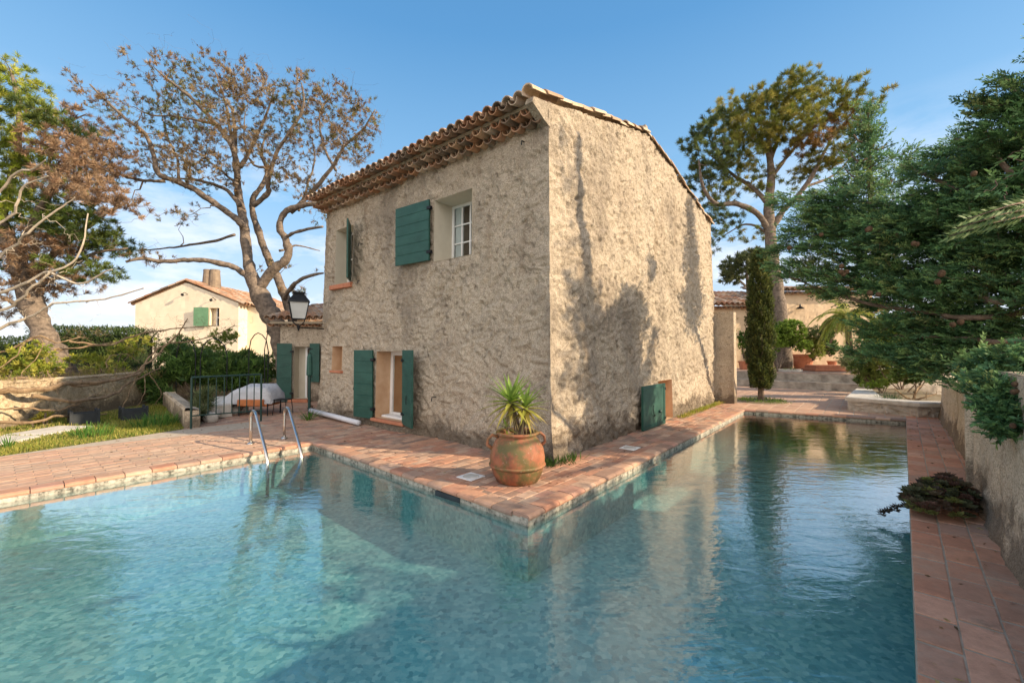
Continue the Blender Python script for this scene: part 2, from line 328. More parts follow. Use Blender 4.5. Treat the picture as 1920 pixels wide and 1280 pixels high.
def glassm(name, c=(.03, .035, .04)):
    m, n, l, p, o = newmat(name); p.inputs['Base Color'].default_value = (*c, 1); p.inputs['Roughness'].default_value = .04
    p.inputs['Alpha'].default_value = 1; tr = n.new('ShaderNodeBsdfTransparent'); gl = n.new('ShaderNodeBsdfGlossy'); gl.inputs['Roughness'].default_value = .02
    ms = n.new('ShaderNodeMixShader'); l.new(schlick(n, l, None, .05), ms.inputs[0])
    tr.inputs[0].default_value = (.85, .9, .9, 1); l.new(tr.outputs[0], ms.inputs[1]); l.new(gl.outputs[0], ms.inputs[2]); l.new(ms.outputs[0], o.inputs[0]); return m
M['glass'] = glassm('window_glass')
def potmat():
    m, n, l, p, o = newmat('aged_terracotta'); v = coords(n, l); t = noise(n, l, v, 3.0, 6, .65)
    r = ramp(n, [(.30, (.10, .045, .026)), (.48, (.30, .10, .045)), (.75, (.36, .17, .085))]); l.new(t.outputs[0], r.inputs[0])
    t2 = noise(n, l, v, 4.2, 7, .7); r2 = ramp(n, [(.44, (0, 0, 0)), (.58, (.95, .95, .95))]); l.new(t2.outputs[0], r2.inputs[0])
    c = mixc(n, l, r2.outputs[0], r.outputs[0], (.11, .095, .03)); t3 = noise(n, l, v, 22, 5); r3 = ramp(n, [(.62, (0, 0, 0)), (.75, (1, 1, 1))]); l.new(t3.outputs[0], r3.inputs[0])
    c = mixc(n, l, r3.outputs[0], c, (.34, .25, .18)); l.new(c, p.inputs['Base Color']); p.inputs['Roughness'].default_value = .7; bump(n, l, t3.outputs[0], p, .004); return m
M['pot'] = potmat()
def basinmat():
    m, n, l, p, o = newmat('pool_mosaic'); v = coords(n, l)
    w = noise(n, l, v, 7, 4, .6); va = n.new('ShaderNodeVectorMath'); va.operation = 'MULTIPLY_ADD'; l.new(w.outputs[1], va.inputs[0]); va.inputs[1].default_value = (.10, .10, .10); l.new(v.outputs[0], va.inputs[2])
    vo = n.new('ShaderNodeTexVoronoi'); vo.inputs['Scale'].default_value = 25; vo.inputs['Randomness'].default_value = .6; l.new(va.outputs[0], vo.inputs['Vector'])
    r = ramp(n, [(.0, (.075, .25, .28)), (.30, (.135, .36, .38)), (.6, (.20, .43, .435)), (1, (.34, .56, .53))]); l.new(vo.outputs['Color'], r.inputs[0])
    b = noise(n, l, v, .7, 4); rb = ramp(n, [(.3, (.80, .84, .86)), (.7, (1, 1, 1))]); l.new(b.outputs[0], rb.inputs[0])
    c = mixc(n, l, 1.0, r.outputs[0], rb.outputs[0], 'MULTIPLY')
    # calcified pale band above and just below the waterline
    g = n.new('ShaderNodeNewGeometry'); sp = n.new('ShaderNodeSeparateXYZ'); l.new(g.outputs['Position'], sp.inputs[0])
    sc = noise(n, l, v, 14, 6, .7); rs = ramp(n, [(.38, (.07, .065, .05)), (.50, (.30, .28, .23)), (.62, (.44, .41, .34))]); l.new(sc.outputs[0], rs.inputs[0])
    mr = n.new('ShaderNodeMapRange'); mr.inputs[1].default_value = -.18; mr.inputs[2].default_value = -.11; l.new(sp.outputs[2], mr.inputs[0])
    c = mixc(n, l, mr.outputs[0], c, rs.outputs[0]); l.new(c, p.inputs['Base Color']); p.inputs['Roughness'].default_value = .7; return m
M['basin'] = basinmat()
def watermat():
    m, n, l, p, o = newmat('pool_water'); n.remove(p); v = coords(n, l, (1, 1, 1), -TH)
    v2 = coords(n, l, (1, 2.1, 1), .35)
    a = noise(n, l, v2, 2.6, 4, .55, .6); b = noise(n, l, v, 11, 4, .6, .5)
    big = noise(n, l, v, .35, 2, .5); br = n.new('ShaderNodeMapRange'); br.inputs[1].default_value = .35; br.inputs[2].default_value = .65; br.inputs[3].default_value = .25; br.inputs[4].default_value = 1.0; l.new(big.outputs[0], br.inputs[0])
    ad = n.new('ShaderNodeMath'); ad.operation = 'MULTIPLY_ADD'; l.new(b.outputs[0], ad.inputs[0]); ad.inputs[1].default_value = .30; l.new(a.outputs[0], ad.inputs[2])
    bp = n.new('ShaderNodeBump'); bp.inputs['Distance'].default_value = .0075; l.new(br.outputs[0], bp.inputs['Strength']); l.new(ad.outputs[0], bp.inputs['Height'])
    tr = n.new('ShaderNodeBsdfTransparent'); tr.inputs[0].default_value = (.86, .985, .985, 1)
    gl = n.new('ShaderNodeBsdfGlossy'); gl.inputs['Roughness'].default_value = .015; l.new(bp.outputs[0], gl.inputs['Normal'])
    ms = n.new('ShaderNodeMixShader'); l.new(schlick(n, l, bp.outputs[0], .09, 1.9), ms.inputs[0]); l.new(tr.outputs[0], ms.inputs[1]); l.new(gl.outputs[0], ms.inputs[2]); l.new(ms.outputs[0], o.inputs[0]); return m
M['water'] = watermat()

# ------------------------------------------------------------------ setting: ground, pool, decks
P0, P1, P3, P4 = (-1.85, -1.0), (-1.6, 3.9), (7.78, -1.0), (8.25, -4.25)
P5 = (-2.3, -3.7)
e = (P5[1]-P4[1])/(P5[0]-P4[0])
PE = (-12.0, P5[1]+e*(-12.0-P5[0])); PF = (-12.0, 3.9)
pool = [P0, P3, P4, PE, PF, P1]                      # in (s, t)
WZ = -.10
def ring(outer, hole, z, name, mat):
    o = [Vector((*p, 0)) for p in outer]; h = [Vector((*p, 0)) for p in hole]
    tri = tessellate_polygon([o, h]); al = o+h
    b = MB(); b.add([(v.x, v.y, z) for v in al], [list(t) for t in tri]); ob = b.build(name, mat, origin=(0, 0, z)); return tag(ob, kind='structure')
poolw = [tuple(L(s, t)[:2]) for s, t in pool]
ring([(-1500, -1500), (1500, -1500), (1500, 1500), (-1500, 1500)], poolw, -.045, 'ground', M['earth'])
lawn = MB(); lp = [gr(-900, 868)[:2], gr(0, 848)[:2], gr(345, 806)[:2], (-9.6, 12.6), (-11.3, 13.9), (-10.35, 8.65), (-9.4, 3.0)]
lp = [(-8.4, 2.5), (-7.9, 6.3), (-6.72, 8.75), (-9.5, 12.6), (-11.4, 13.9), (-10.38, 8.65), (-9.3, 2.5)]
lawn.add([(x, y, -.02) for x, y in lp], [list(range(len(lp)))[::-1]]); tag(lawn.build('lawn', M['lawn']), kind='structure')
# joint bed under the pavers
deck_out = [L(-14, 9.5)[:2], (-8.0, 2.0), (-7.9, 6.3), (-6.72, 8.75), (-7.6, 10.0), (-8.0, 13.3), (-3.5, 13.5), L(3, 3)[:2], L(10.2, 1.0)[:2], (10.2, 19.5), (13.3, 16.3), (10.4, 10.9), (5.6, 4.8), (3.2, 2.4), (-3, -5)]
bed = [(-8.4, 1.0), (-7.9, 6.3), (-6.72, 8.75), (-6.9, 10.5), (-8.2, 13.6), (2, 14), (10.2, 19.6), (13.4, 16.4), (10.8, 11), (10.4, 10.2), (5.5, 4.8), (3.2, 2.5), (-.5, -1.5), (-6, -9), (-14, -3)]
ring(bed, poolw, -.008, 'pavement', M['joint'])
# basin
bs = MB(); n = len(pool); FZ = -.62
pin = [np.array(L(s, t)) for s, t in pool]
V = [(q[0], q[1], -.022) for q in pin]+[(q[0], q[1], FZ) for q in pin]
bs.add(V, [[i, (i+1) % n, n+(i+1) % n, n+i] for i in range(n)])
tri = tessellate_polygon([[Vector((q[0], q[1], 0)) for q in pin]]); bs.add([(q[0], q[1], FZ) for q in pin], [list(t) for t in tri])
for k in range(3):                                   # entry steps at the far end
    s1 = 7.80; d = .30*(3-k); z1 = FZ + .11*(k+1)
    bs.box(s1-d+.02, s1+.4, -4.2, -1.01, FZ, z1, Lv)
tag(bs.build('pool_basin', M['basin']), kind='structure')
_t = tri[0]; _a, _b, _c = [pin[i][:2] for i in _t]; FLIPW = ((_b[0]-_a[0])*(_c[1]-_a[1])-(_b[1]-_a[1])*(_c[0]-_a[0])) < 0
wt = MB(); wt.add([(q[0]*1, q[1], WZ) for q in pin], [list(t)[::-1] if FLIPW else list(t) for t in tri]); tag(wt.build('water', M['water']), kind='structure')

def clip(poly, a, b, c):                             # keep a*x+b*y <= c
    out = []
    for i in range(len(poly)):
        p, q = poly[i], poly[(i+1) % len(poly)]; dp = a*p[0]+b*p[1]-c; dq = a*q[0]+b*q[1]-c
        if dp <= 0: out.append(p)
        if dp*dq < 0: t = dp/(dp-dq); out.append((p[0]+(q[0]-p[0])*t, p[1]+(q[1]-p[1])*t))
    return out
def clip_convex(poly, cv):
    ar = sum(cv[i][0]*cv[(i+1) % len(cv)][1]-cv[(i+1) % len(cv)][0]*cv[i][1] for i in range(len(cv)))
    if ar < 0: cv = cv[::-1]
    for i in range(len(cv)):
        x0, y0 = cv[i]; x1, y1 = cv[(i+1) % len(cv)]; a, b = (y1-y0), -(x1-x0); poly = clip(poly, a, b, a*x0+b*y0)
        if len(poly) < 3: return []
    return poly
PAV = [(.50, .22, .13), (.54, .26, .15), (.30, .17, .12), (.22, .135, .10), (.46, .20, .115), (.50, .25, .15), (.42, .165, .09), (.54, .31, .20), (.36, .17, .11), (.28, .155, .11), (.56, .36, .25), (.48, .23, .16), (.44, .27, .19)]
def tiles(mb, cv, u0, v0, tu, tv, gap=.012, bond=True, ang=0.0, pal=PAV, z=0.0, pale=0.0, gu=None):
    """lay clay pavers over the convex region cv (s,t frame)"""
    ca, sa = math.cos(ang), math.sin(ang)
    R = lambda p: (ca*p[0]+sa*p[1], -sa*p[0]+ca*p[1]); Ri = lambda p: (ca*p[0]-sa*p[1], sa*p[0]+ca*p[1])
    q = [R(p) for p in cv]; xs = [p[0] for p in q]; ys = [p[1] for p in q]
    j0, j1 = math.floor((min(ys)-v0)/tv)-1, math.ceil((max(ys)-v0)/tv)+1
    for j in range(j0, j1):
        off = (tu*.5 if j % 2 else 0) if bond else 0
        i0, i1 = math.floor((min(xs)-u0-off)/tu)-1, math.ceil((max(xs)-u0-off)/tu)+1
        for i in range(i0, i1):
            x = u0+off+i*tu; y = v0+j*tv; g = gap/2; h = (gu or gap)/2; jt = rng.uniform(-.003, .003, 4)
            p = clip_convex([(x+h+jt[0], y+g+jt[1]), (x+tu-h+jt[2], y+g), (x+tu-h, y+tv-g+jt[3]), (x+h, y+tv-g)], q)
            if len(p) < 3: continue
            pp = np.array(p); ar = abs(.5*np.sum(pp[:, 0]*np.roll(pp[:, 1], -1)-np.roll(pp[:, 0], -1)*pp[:, 1]))
            if ar < .0012: continue
            c = np.array(pal[rng.integers(len(pal))])*rng.uniform(.85, 1.12); c = c*(1-pale)+np.array((.62, .47, .34))*pale
            w = [L(*Ri(r))[:2] for r in p]; mb.poly_prism(w, z-.03, z+rng.uniform(-.0035, .0025), c, .005)
pv = MB()
CW = .20                                             # coping width
tiles(pv, [(-1.60+.05, -1.0+CW), (9.4, -1.0+CW), (9.4, .12), (0, .12), (-1.60+.05, .12)], 0, 0, .27, .135)
tiles(pv, [(-1.85+CW, .12), (-1.6+CW, 3.9), (.1, 3.9), (.1, .12)], 0, 0, .27, .135)
tiles(pv, [(-1.85+CW, -1.0+CW), (-1.85+CW, .12), (-1.55, .12), (-1.55, -1.0+CW)], 0, 0, .27, .135)
tiles(pv, [(-1.6+CW, 3.9), (.1, 3.9), (.1, 9.2), (-1.6+CW, 9.2)], 0, 0, .27, .135, pale=.12)
LD = [(-12, 3.9+CW), (-1.6+CW, 3.9+CW), (-1.6+CW, 9.2), (-12, 9.2)]
inv = lambda x, y: (float((np.array([x, y])-C0)@A), float((np.array([x, y])-C0)@B))
e1, e2, e3 = inv(-8.1, 2.0), inv(-7.95, 6.3), inv(-6.72, 8.75)
tiles(pv, [(-9, 3.9+CW), (-1.4, 3.9+CW), (-1.4, 7.6), e3, e2, (-9, e2[1]+.3)], 0, 0, .31, .105, gap=.008, pale=.42)
for cv_ in ([(-2.7, 7.22), (-1.4, 7.22), (-1.4, 8.5)], [(-1.4, 9.2), (.1, 9.2), (.1, 11.2)], [(-1.4, 8.4), (-1.4, 9.2), (-.4, 10.5)], [(.1, 6.98), (3.3, 7.0), (3.2, 7.9), (.1, 11.2)]): tiles(pv, cv_, 0, 0, .30, .12, gap=.009, pale=.12)
dr = math.atan2(P4[1]-P5[1], P4[0]-P5[0])            # right-hand walk, its rows follow the pool edge
rw = [(P4[0]+.0, P4[1]-.02), (-4, P5[1]+e*(-4-P5[0])-.02), inv(0.4, -1.2), inv(3.1, 2.5), inv(5.38, 4.85), inv(10.2, 10.25)]
up, lo = [rw[0], rw[1], rw[2], rw[3]], None
u_, v_ = math.cos(dr)*P5[0]+math.sin(dr)*P5[1], -math.sin(dr)*P5[0]+math.cos(dr)*P5[1]
PR = [(.66, .25, .13), (.70, .30, .17), (.60, .22, .11), (.58, .29, .19), (.50, .23, .14), (.72, .36, .23), (.62, .26, .14)]
for k in range(5):
    w0, w1 = -.19*(k+1), -.19*k
    ri = lambda p: (math.cos(dr)*p[0]-math.sin(dr)*p[1], math.sin(dr)*p[0]+math.cos(dr)*p[1])
    cvx = [ri((-6, v_+w0)), ri((P4[0]+1.2, v_+w0)), ri((P4[0]+1.2, v_+w1-.001)), ri((-6, v_+w1-.001))]
    tiles(pv, cvx, u_+k*.13+rng.uniform(0, .1), v_-.19*20, .33, .19, gap=.012, bond=False, ang=dr, pal=PR, pale=.08, gu=.026)
FD = [(7.98, -1.05), (8.45, -4.2), (9.3, -6.0), inv(10.6, 10.4), inv(13.3, 16.3), inv(10.2, 19.5), (9.4, 1.5), (9.4, -.8)]
tiles(pv, [(7.98, -.8), (8.4, -4.2), (9.6, -4.3), (15.9, -3.4), (16.4, 1.0), (9.4, .9)], 0, 0, .30, .30, gap=.02, bond=False, pale=.35, pal=[(.50, .25, .15), (.54, .30, .19), (.47, .22, .13)])
tag(pv.build('paving_tiles', M['paver'], origin=(0, 0, 0)), kind='structure')
# bull-nosed coping, one row of pavers along every edge
cp = MB()
def coping(p, q, ins, ln=.27):                       # p->q along the edge, ins = inward direction of the deck in (s,t)
    p, q, ins = np.array(p, float), np.array(q, float), np.array(ins, float); d = q-p; Ln = np.linalg.norm(d); d /= Ln; k = max(1, round(Ln/ln)); w = Ln/k
    for i in range(k):
        a_, b_ = p+d*(i*w+.005), p+d*((i+1)*w-.005); c = np.array(PAV[rng.integers(len(PAV))])*rng.uniform(.9, 1.15); zt = rng.uniform(0, .004)+.004
        prof = [(CW-.006, -.03), (CW-.006, zt-.004), (CW-.012, zt), (.018, zt), (.002, zt-.006), (-.014, zt-.016), (-.018, zt-.028), (-.012, -.044), (.0, -.048)]
        V = [(*(e_+ins*x), z) for e_ in (a_, b_) for x, z in prof]; m_ = len(prof)
        F = [[j, j+1, m_+j+1, m_+j] for j in range(m_-1)]+[[m_-1, 0, m_, 2*m_-1], list(range(m_))[::-1], list(range(m_, 2*m_))]
        cp.add(Lv(V), F, c)
coping((-1.85, -1.0+CW), P1, (1, -.05)); coping(P0, (P3[0], P3[1]), (0, 1)); coping((-9.5, 3.9), (-1.6, 3.9), (0, 1)); coping(P3, (P4[0], P4[1]), (1, -.14))
coping((P1[0], P1[1]), (P1[0]+.0, P1[1]+CW), (1, 0))
tag(cp.build('pool_coping', M['paver'], origin=(0, 0, 0)), kind='structure')

# ------------------------------------------------------------------ roof tiles
RT = [(.50, .27, .15), (.56, .36, .22), (.44, .22, .12), (.60, .43, .30), (.38, .25, .17), (.52, .30, .19), (.30, .22, .16), (.62, .48, .36)]
def canal(mb, p, ax, side, up, ln, r0, r1, flip=1, th=.014, col=None, n=7):
    """one half-round tile from p along ax"""
    p, ax, side, up = map(lambda v: np.array(v, float), (p, ax, side, up)); V = []
    for (d, r) in ((0, r0), (ln, r1)):
        for rr in (r, r-th):
            for k in range(n):
                an = math.pi*k/(n-1); V.append(p+ax*d+side*math.cos(an)*rr+up*flip*math.sin(an)*rr)
    F = []
    for k in range(n-1):
        F += [[k, k+1, 2*n+k+1, 2*n+k], [n+k+1, n+k, 3*n+k, 3*n+k+1], [k+1, k, n+k, n+k+1], [2*n+k, 2*n+k+1, 3*n+k+1, 3*n+k]]
    F += [[0, 2*n, 3*n, n], [n-1, 2*n-1, 4*n-1, 3*n-1]]
    c = np.array(col if col is not None else RT[rng.integers(len(RT))])*rng.uniform(.8, 1.1); return mb.add(V, F, c)
def tile_roof(mb, F2, x0, x1, y0, z0, y1, z1, sp=.21, step=.36, r=.095):
    """slope rising from (y0,z0) to (y1,z1), columns spread over x0..x1; F2 maps local to world"""
    ny = max(1, int(abs(math.hypot(y1-y0, z1-z0))/step)); nx = int((x1-x0)/sp)
    dy, dz = (y1-y0)/ny, (z1-z0)/ny; ln = math.hypot(dy, dz); ax = np.array([0, dy/ln, dz/ln]); up = np.array([0, -dz/ln, dy/ln])*(1 if dy > 0 else -1)
    tmp = MB()
    for i in range(nx):
        x = x0+(i+.5)*(x1-x0)/nx
        for j in range(ny):
            w = rng.uniform(-.008, .008, 3); p = np.array([x+w[0], y0+dy*j, z0+dz*j+.02+w[1]])
            canal(tmp, p+up*.018-ax*.04, ax, (1, 0, 0), up, ln*1.12, r*1.08, r*.86, 1)
            if i: canal(tmp, p+np.array([-(x1-x0)/nx/2, 0, 0])+up*.045-ax*.02, ax, (1, 0, 0), up, ln*1.08, r*.95, r*.95, -1)
    for v, f, c in zip(tmp.v, tmp.f, tmp.c): mb.add(F2(v), _rel(f), c)
def _rel(f):
    m = min(min(q) for q in f); return [[i-m for i in q] for q in f]

# ------------------------------------------------------------------ rough walls
def grid_wall(mb, F2, s0, s1, z0, topf, axis, outn, openings, step=.03, amp=.03, flare=None, seed=0, coarse=1.0, corner=None):
    """wall in the (u,z) plane; F2 maps rows of (u, out, z) to world"""
    ev_u = sorted({s0, s1, *[o[0] for o in openings], *[o[1] for o in openings]}); zt = max(topf(np.linspace(s0, s1, 60)))
    ev_z = sorted({z0, zt, *[o[2] for o in openings if o[2] > z0], *[o[3] for o in openings]})
    def lines(ev):
        r = []
        for a, b in zip(ev[:-1], ev[1:]): k = max(1, int(round((b-a)/step))); r += list(np.linspace(a, b, k+1)[:-1])
        return np.array(r+[ev[-1]])
    U, Z = lines(ev_u), lines(ev_z); UU, ZZ = np.meshgrid(U, Z, indexing='ij'); T = topf(UU); Z2 = np.minimum(ZZ, T)
    P = np.stack([UU.ravel(), np.zeros(UU.size), Z2.ravel()], 1)
    Q = P+np.stack([vn(P, .3, seed+9)*.12, np.zeros(len(P)), vn(P, .3, seed+8)*.12], 1)
    sk = Q.copy(); sk[:, 0] = Q[:, 0]*.75+Q[:, 2]*.5; sk[:, 2] = Q[:, 2]*1.3-Q[:, 0]*.4
    hgt = vn(P, .8*coarse, seed)*.5+vn(Q, .24*coarse, seed+1)*.35+np.abs(vn(sk, .20*coarse, seed+2))*.75+np.abs(vn(Q, .105*coarse, seed+3))*.42-.35+vn(Q, .042, seed+7)*.16
    hgt = hgt+vn(sk, .055, seed+4)*.20-np.clip(vn(P, .06, seed+5)-.35, 0, 1)*.9
    dm = np.ones(len(P))
    for (a, b, c, d) in openings:
        du = np.maximum(np.maximum(a-P[:, 0], P[:, 0]-b), 0); dz = np.maximum(np.maximum(c-P[:, 2], P[:, 2]-d), 0); dm = np.minimum(dm, np.clip(np.hypot(du, dz)/.10, 0, 1))
    edge = np.clip(np.minimum(P[:, 0]-s0, s1-P[:, 0])/.05, 0, 1)*.75+.25
    P[:, 1] = outn*(hgt*amp*dm*edge)
    if flare is not None: P[:, 1] += outn*flare(P[:, 0], P[:, 2])*dm
    if corner is not None: cm_ = np.exp(-(P[:, 0]-s0)/.05); P[:, 0] -= corner(P[:, 2])*np.exp(-(P[:, 0]-s0)/.18); P[:, 1] = P[:, 1]*(1-cm_)-corner(P[:, 2])*cm_
    nu, nz = len(U), len(Z); F = []
    um, zm = (U[:-1]+U[1:])/2, (Z[:-1]+Z[1:])/2
    for i in range(nu-1):
        for j in range(nz-1):
            if any(a < um[i] < b and c < zm[j] < d for a, b, c, d in openings): continue
            if Z[j] >= T[i, 0] and Z[j] >= T[i+1, 0]: continue
            F.append((i*nz+j, (i+1)*nz+j, (i+1)*nz+j+1, i*nz+j+1))
    F = np.array(F); F = F[:, ::-1] if outn > 0 else F
    mb.add(F2(P), F)
# left wall: u = t, out = s (outward is -s); right wall: u = s, out = t (outward is -t)
FL = lambda P: Tv(np.stack([P[:, 1], P[:, 0], P[:, 2]], 1))
FR = lambda P: Tv(np.stack([P[:, 0], P[:, 1], P[:, 2]], 1))
OL = dict(up=(1.64, 2.66, 3.26, 4.42), up2=(5.60, 6.39, 3.17, 4.51), slit=(5.93, 6.38, 1.13, 1.70), door=(3.44, 4.48, .19, 1.58))
OR = dict(hatch=(4.25, 5.10, .02, .92))
house = thing('stone_house', 'two storey rough rendered stone house with green shutters at the inner corner of the pool', 'house', L(HS/2, HT/2, 0))
hw = MB()
base_l = lambda u, z: .10*np.exp(-np.clip(z, 0, 9)/.28)*(.6+.5*np.sin(u*2.1))+.10*np.exp(-np.clip(z, 0, 9)/.5)*np.exp(-u/.5)
cornf = lambda z: .03+.018*vn(np.stack([z*0, z*0, z], 1), .22, 5)+.014*vn(np.stack([z*0, z*0, z], 1), .08, 6)+.17*np.exp(-np.clip(z, 0, 9)/.35)
base_r = lambda u, z: .10*np.exp(-np.clip(z, 0, 9)/.3)*np.exp(-np.abs(u-.3)/1.2)
topR = lambda s: np.where(s < 3.95, 5.35+1.05*s/3.95, 6.40-.82*(s-3.95)/(HS-3.95))
grid_wall(hw, FL, 0, HT, -.05, lambda u: u*0+5.12, 0, -1, list(OL.values()), .020, .058, base_l, 1, corner=cornf)
grid_wall(hw, FR, 0, HS, -.05, topR, 0, -1, list(OR.values()), .023, .058, base_r, 21, corner=cornf)
# plain far sides
hw.add(Tv([(HS-.02, 0, -.05), (HS-.02, HT, -.05), (HS-.02, HT, 5.6), (HS-.02, 0, 5.6)]), [[0, 1, 2, 3]])
hw.add(Tv([(0, HT-.01, -.05), (HS, HT-.01, -.05), (HS, HT-.01, 5.58), (3.95, HT-.01, 6.40), (0, HT-.01, 5.4)]), [[4, 3, 2, 1, 0]])
hw.build('wall', M['stucco'], house, smooth=True)
# corner nose of the gable that closes the eaves
nz_ = MB(); Fn = MB(); prof = [(.03, 4.96), (.03, 5.34), (-.40, 5.25), (-.43, 5.16), (-.30, 5.10), (-.14, 5.02)]
for t0 in (-.02,):
    V = [(s, t0, z) for s, z in prof]+[(s, t0+.14, z) for s, z in prof]; m_ = len(prof)
    nz_.add(Tv(V), [list(range(m_)), list(range(m_, 2*m_))[::-1]]+[[i, m_+i, m_+(i+1) % m_, (i+1) % m_] for i in range(m_)])
nz_.build('eaves_nose', M['stucco'], house)
# roof
rf = MB()
tile_roof(rf, lambda P: Tv(np.stack([P[:, 1], P[:, 0], P[:, 2]], 1)), .10, HT+.12, -.46, 5.235, 3.95, 6.38)
tile_roof(rf, lambda P: Tv(np.stack([P[:, 1], P[:, 0], P[:, 2]], 1)), .10, HT+.12, HS+.25, 5.52, 3.95, 6.38, .23, .40, .10)
hb = rf.build('roof', M['tilecol'], house, smooth=False)
us = MB()                                            # mortar body below the tiles
V = [(-.26, .02, 5.29), (3.95, .02, 6.37), (HS+.1, .02, 5.54), (-.26, HT+.06, 5.29), (3.95, HT+.06, 6.37), (HS+.1, HT+.06, 5.54)]
us.add(Tv(V), [[0, 3, 4, 1], [1, 4, 5, 2]])
us.add(Tv([(x, y, z-.05) for x, y, z in V]), [[0, 1, 4, 3], [1, 2, 5, 4]]); us.build('roof_deck', M['mortar'], house)
gn = MB(); gm = MB()
for row, (z, out) in enumerate(((5.045, .15), (5.14, .29))):
    k = int((HT+.1)/.205)
    for i in range(k):
        t = .10+i*.205+(.10 if row else 0)+rng.uniform(-.01, .01); o_ = out+rng.uniform(-.015, .02)
        canal(gn, Tv([(.02, t, z+.06)])[0], (-A[0], -A[1], rng.uniform(-.05, .05)), (B[0], B[1], 0), (0, 0, 1), o_+.03, .085, .108, -1, .016, n=9)
        canal(gn, Tv([(.02, t+.1025, z+.015)])[0], (-A[0], -A[1], 0), (B[0], B[1], 0), (0, 0, 1), o_-.02, .075, .085, 1, .016, n=7)
    gm.box(-out+.09, .06, .06, HT+.02, z+.05, z+.085, Tv)
gm.box(-.27, .06, .06, HT+.02, 5.215, 5.27, Tv)
gn.build('eaves_tiles', M['tilecol'], house); gm.build('eaves_mortar', M['mortar'], house)
jit_ = lambda k: rng.normal(size=3)*k
vg = MB()                                            # verge tiles along the gable
def verge(sa, za, sb, zb):
    Ln = math.hypot(sb-sa, zb-za); k = round(Ln/.37); ax = np.array([(sb-sa)/Ln*A[0], (sb-sa)/Ln*A[1], (zb-za)/Ln]); up = np.cross(ax, [-B[0], -B[1], 0]); up = up if up[2] > 0 else -up
    for i in range(k):
        f = i/k; p = Tv([(sa+(sb-sa)*f, .045+rng.uniform(-.03, .02), za+(zb-za)*f+.0+rng.uniform(-.02, .02))])[0]; ax = ax+jit_(.03)
        canal(vg, p+up*.005, ax, (B[0], B[1], 0), up, Ln/k*1.16, .105*rng.uniform(.92, 1.08), .080, 1, .020, col=[(.62, .46, .31), (.56, .38, .25), (.66, .52, .38)][i % 3])
verge(-.47, 5.30, 3.95, 6.41); verge(HS+.2, 5.54, 3.95, 6.41)
vg.build('verge_tiles', M['tilecol'], house)
# ridge nub
rn = MB(); rn.box(3.90, 4.02, .0, .30, 6.38, 6.60, Tv, bev=.01); rn.build('ridge_stone', M['stucco'], house)

def reveal(o, F2, depth, mat, name, parent, sgn=1):
    """smooth plaster reveal lining an opening (u0,u1,z0,z1); depth goes into the wall"""
    b = MB(); a, c, z0, z1 = o; d = depth*sgn; f = -.012
    V = [(a, f, z0), (c, f, z0), (c, f, z1), (a, f, z1), (a, d, z0), (c, d, z0), (c, d, z1), (a, d, z1)]
    b.add(F2(np.array(V, float)), [[0, 4, 5, 1], [1, 5, 6, 2], [2, 6, 7, 3], [3, 7, 4, 0], [4, 7, 6, 5]]); return b.build(name, mat, parent)
def bx(F2): return lambda b, u0, u1, d0, d1, z0, z1, bev=.004, col=None: b.box(u0, u1, min(d0, d1), max(d0, d1), z0, z1, F2, col, bev)
def window(o, F2, depth, parent, nx, nz, frame=.055, revm='plaster', curtain=True, room='room'):
    w = thing('window', None, None, (0, 0, 0)); w.parent = parent
    # window empty sits at its centre
    c = F2(np.array([[(o[0]+o[1])/2, depth, o[2]]]))[0]; pb = BASE[parent.name]; w.location = c-pb; BASE[w.name] = c
    K = bx(F2)
    reveal(o, F2, depth+.0, M[revm], 'reveal', w)
    f = MB(); u0, u1, z0, z1 = o; d = depth-.006
    K(f, u0, u0+frame, d-.05, d, z0, z1); K(f, u1-frame, u1, d-.05, d, z0, z1); K(f, u0+frame, u1-frame, d-.048, d, z1-frame, z1); K(f, u0+frame, u1-frame, d-.048, d, z0, z0+frame)
    iu0, iu1, iz0, iz1 = u0+frame, u1-frame, z0+frame, z1-frame
    for i in range(1, nx): x = iu0+(iu1-iu0)*i/nx; K(f, x-.016, x+.016, d-.045, d-.004, iz0, iz1, .003)
    for j in range(1, nz): z = iz0+(iz1-iz0)*j/nz; K(f, iu0, iu1, d-.043, d-.006, z-.012, z+.012, .003)
    f.build('frame', M['white'], w)
    g = MB(); g.add(F2(np.array([(iu0, d-.03, iz0), (iu1, d-.03, iz0), (iu1, d-.03, iz1), (iu0, d-.03, iz1)])), [[3, 2, 1, 0]]); g.build('pane', M['glass'], w)
    r = MB(); r.add(F2(np.array([(iu0, d-.008, iz0), (iu1, d-.008, iz0), (iu1, d-.008, iz1), (iu0, d-.008, iz1)])), [[0, 1, 2, 3]]); r.build('blind', M[room], w)  # flat sheet behind the glass; the room tone paints an unlit interior
    if curtain:
        cu = MB(); xs = np.linspace(iu1-.23, iu1-.03, 24); V = [(x, d-.016+.006*math.sin(k*1.3), z) for z in (iz0, iz1) for k, x in enumerate(xs)]
        cu.add(F2(np.array(V)), [[k, k+1, 24+k+1, 24+k] for k in range(23)]); cu.build('curtain', M['curtain'], w)
    return w
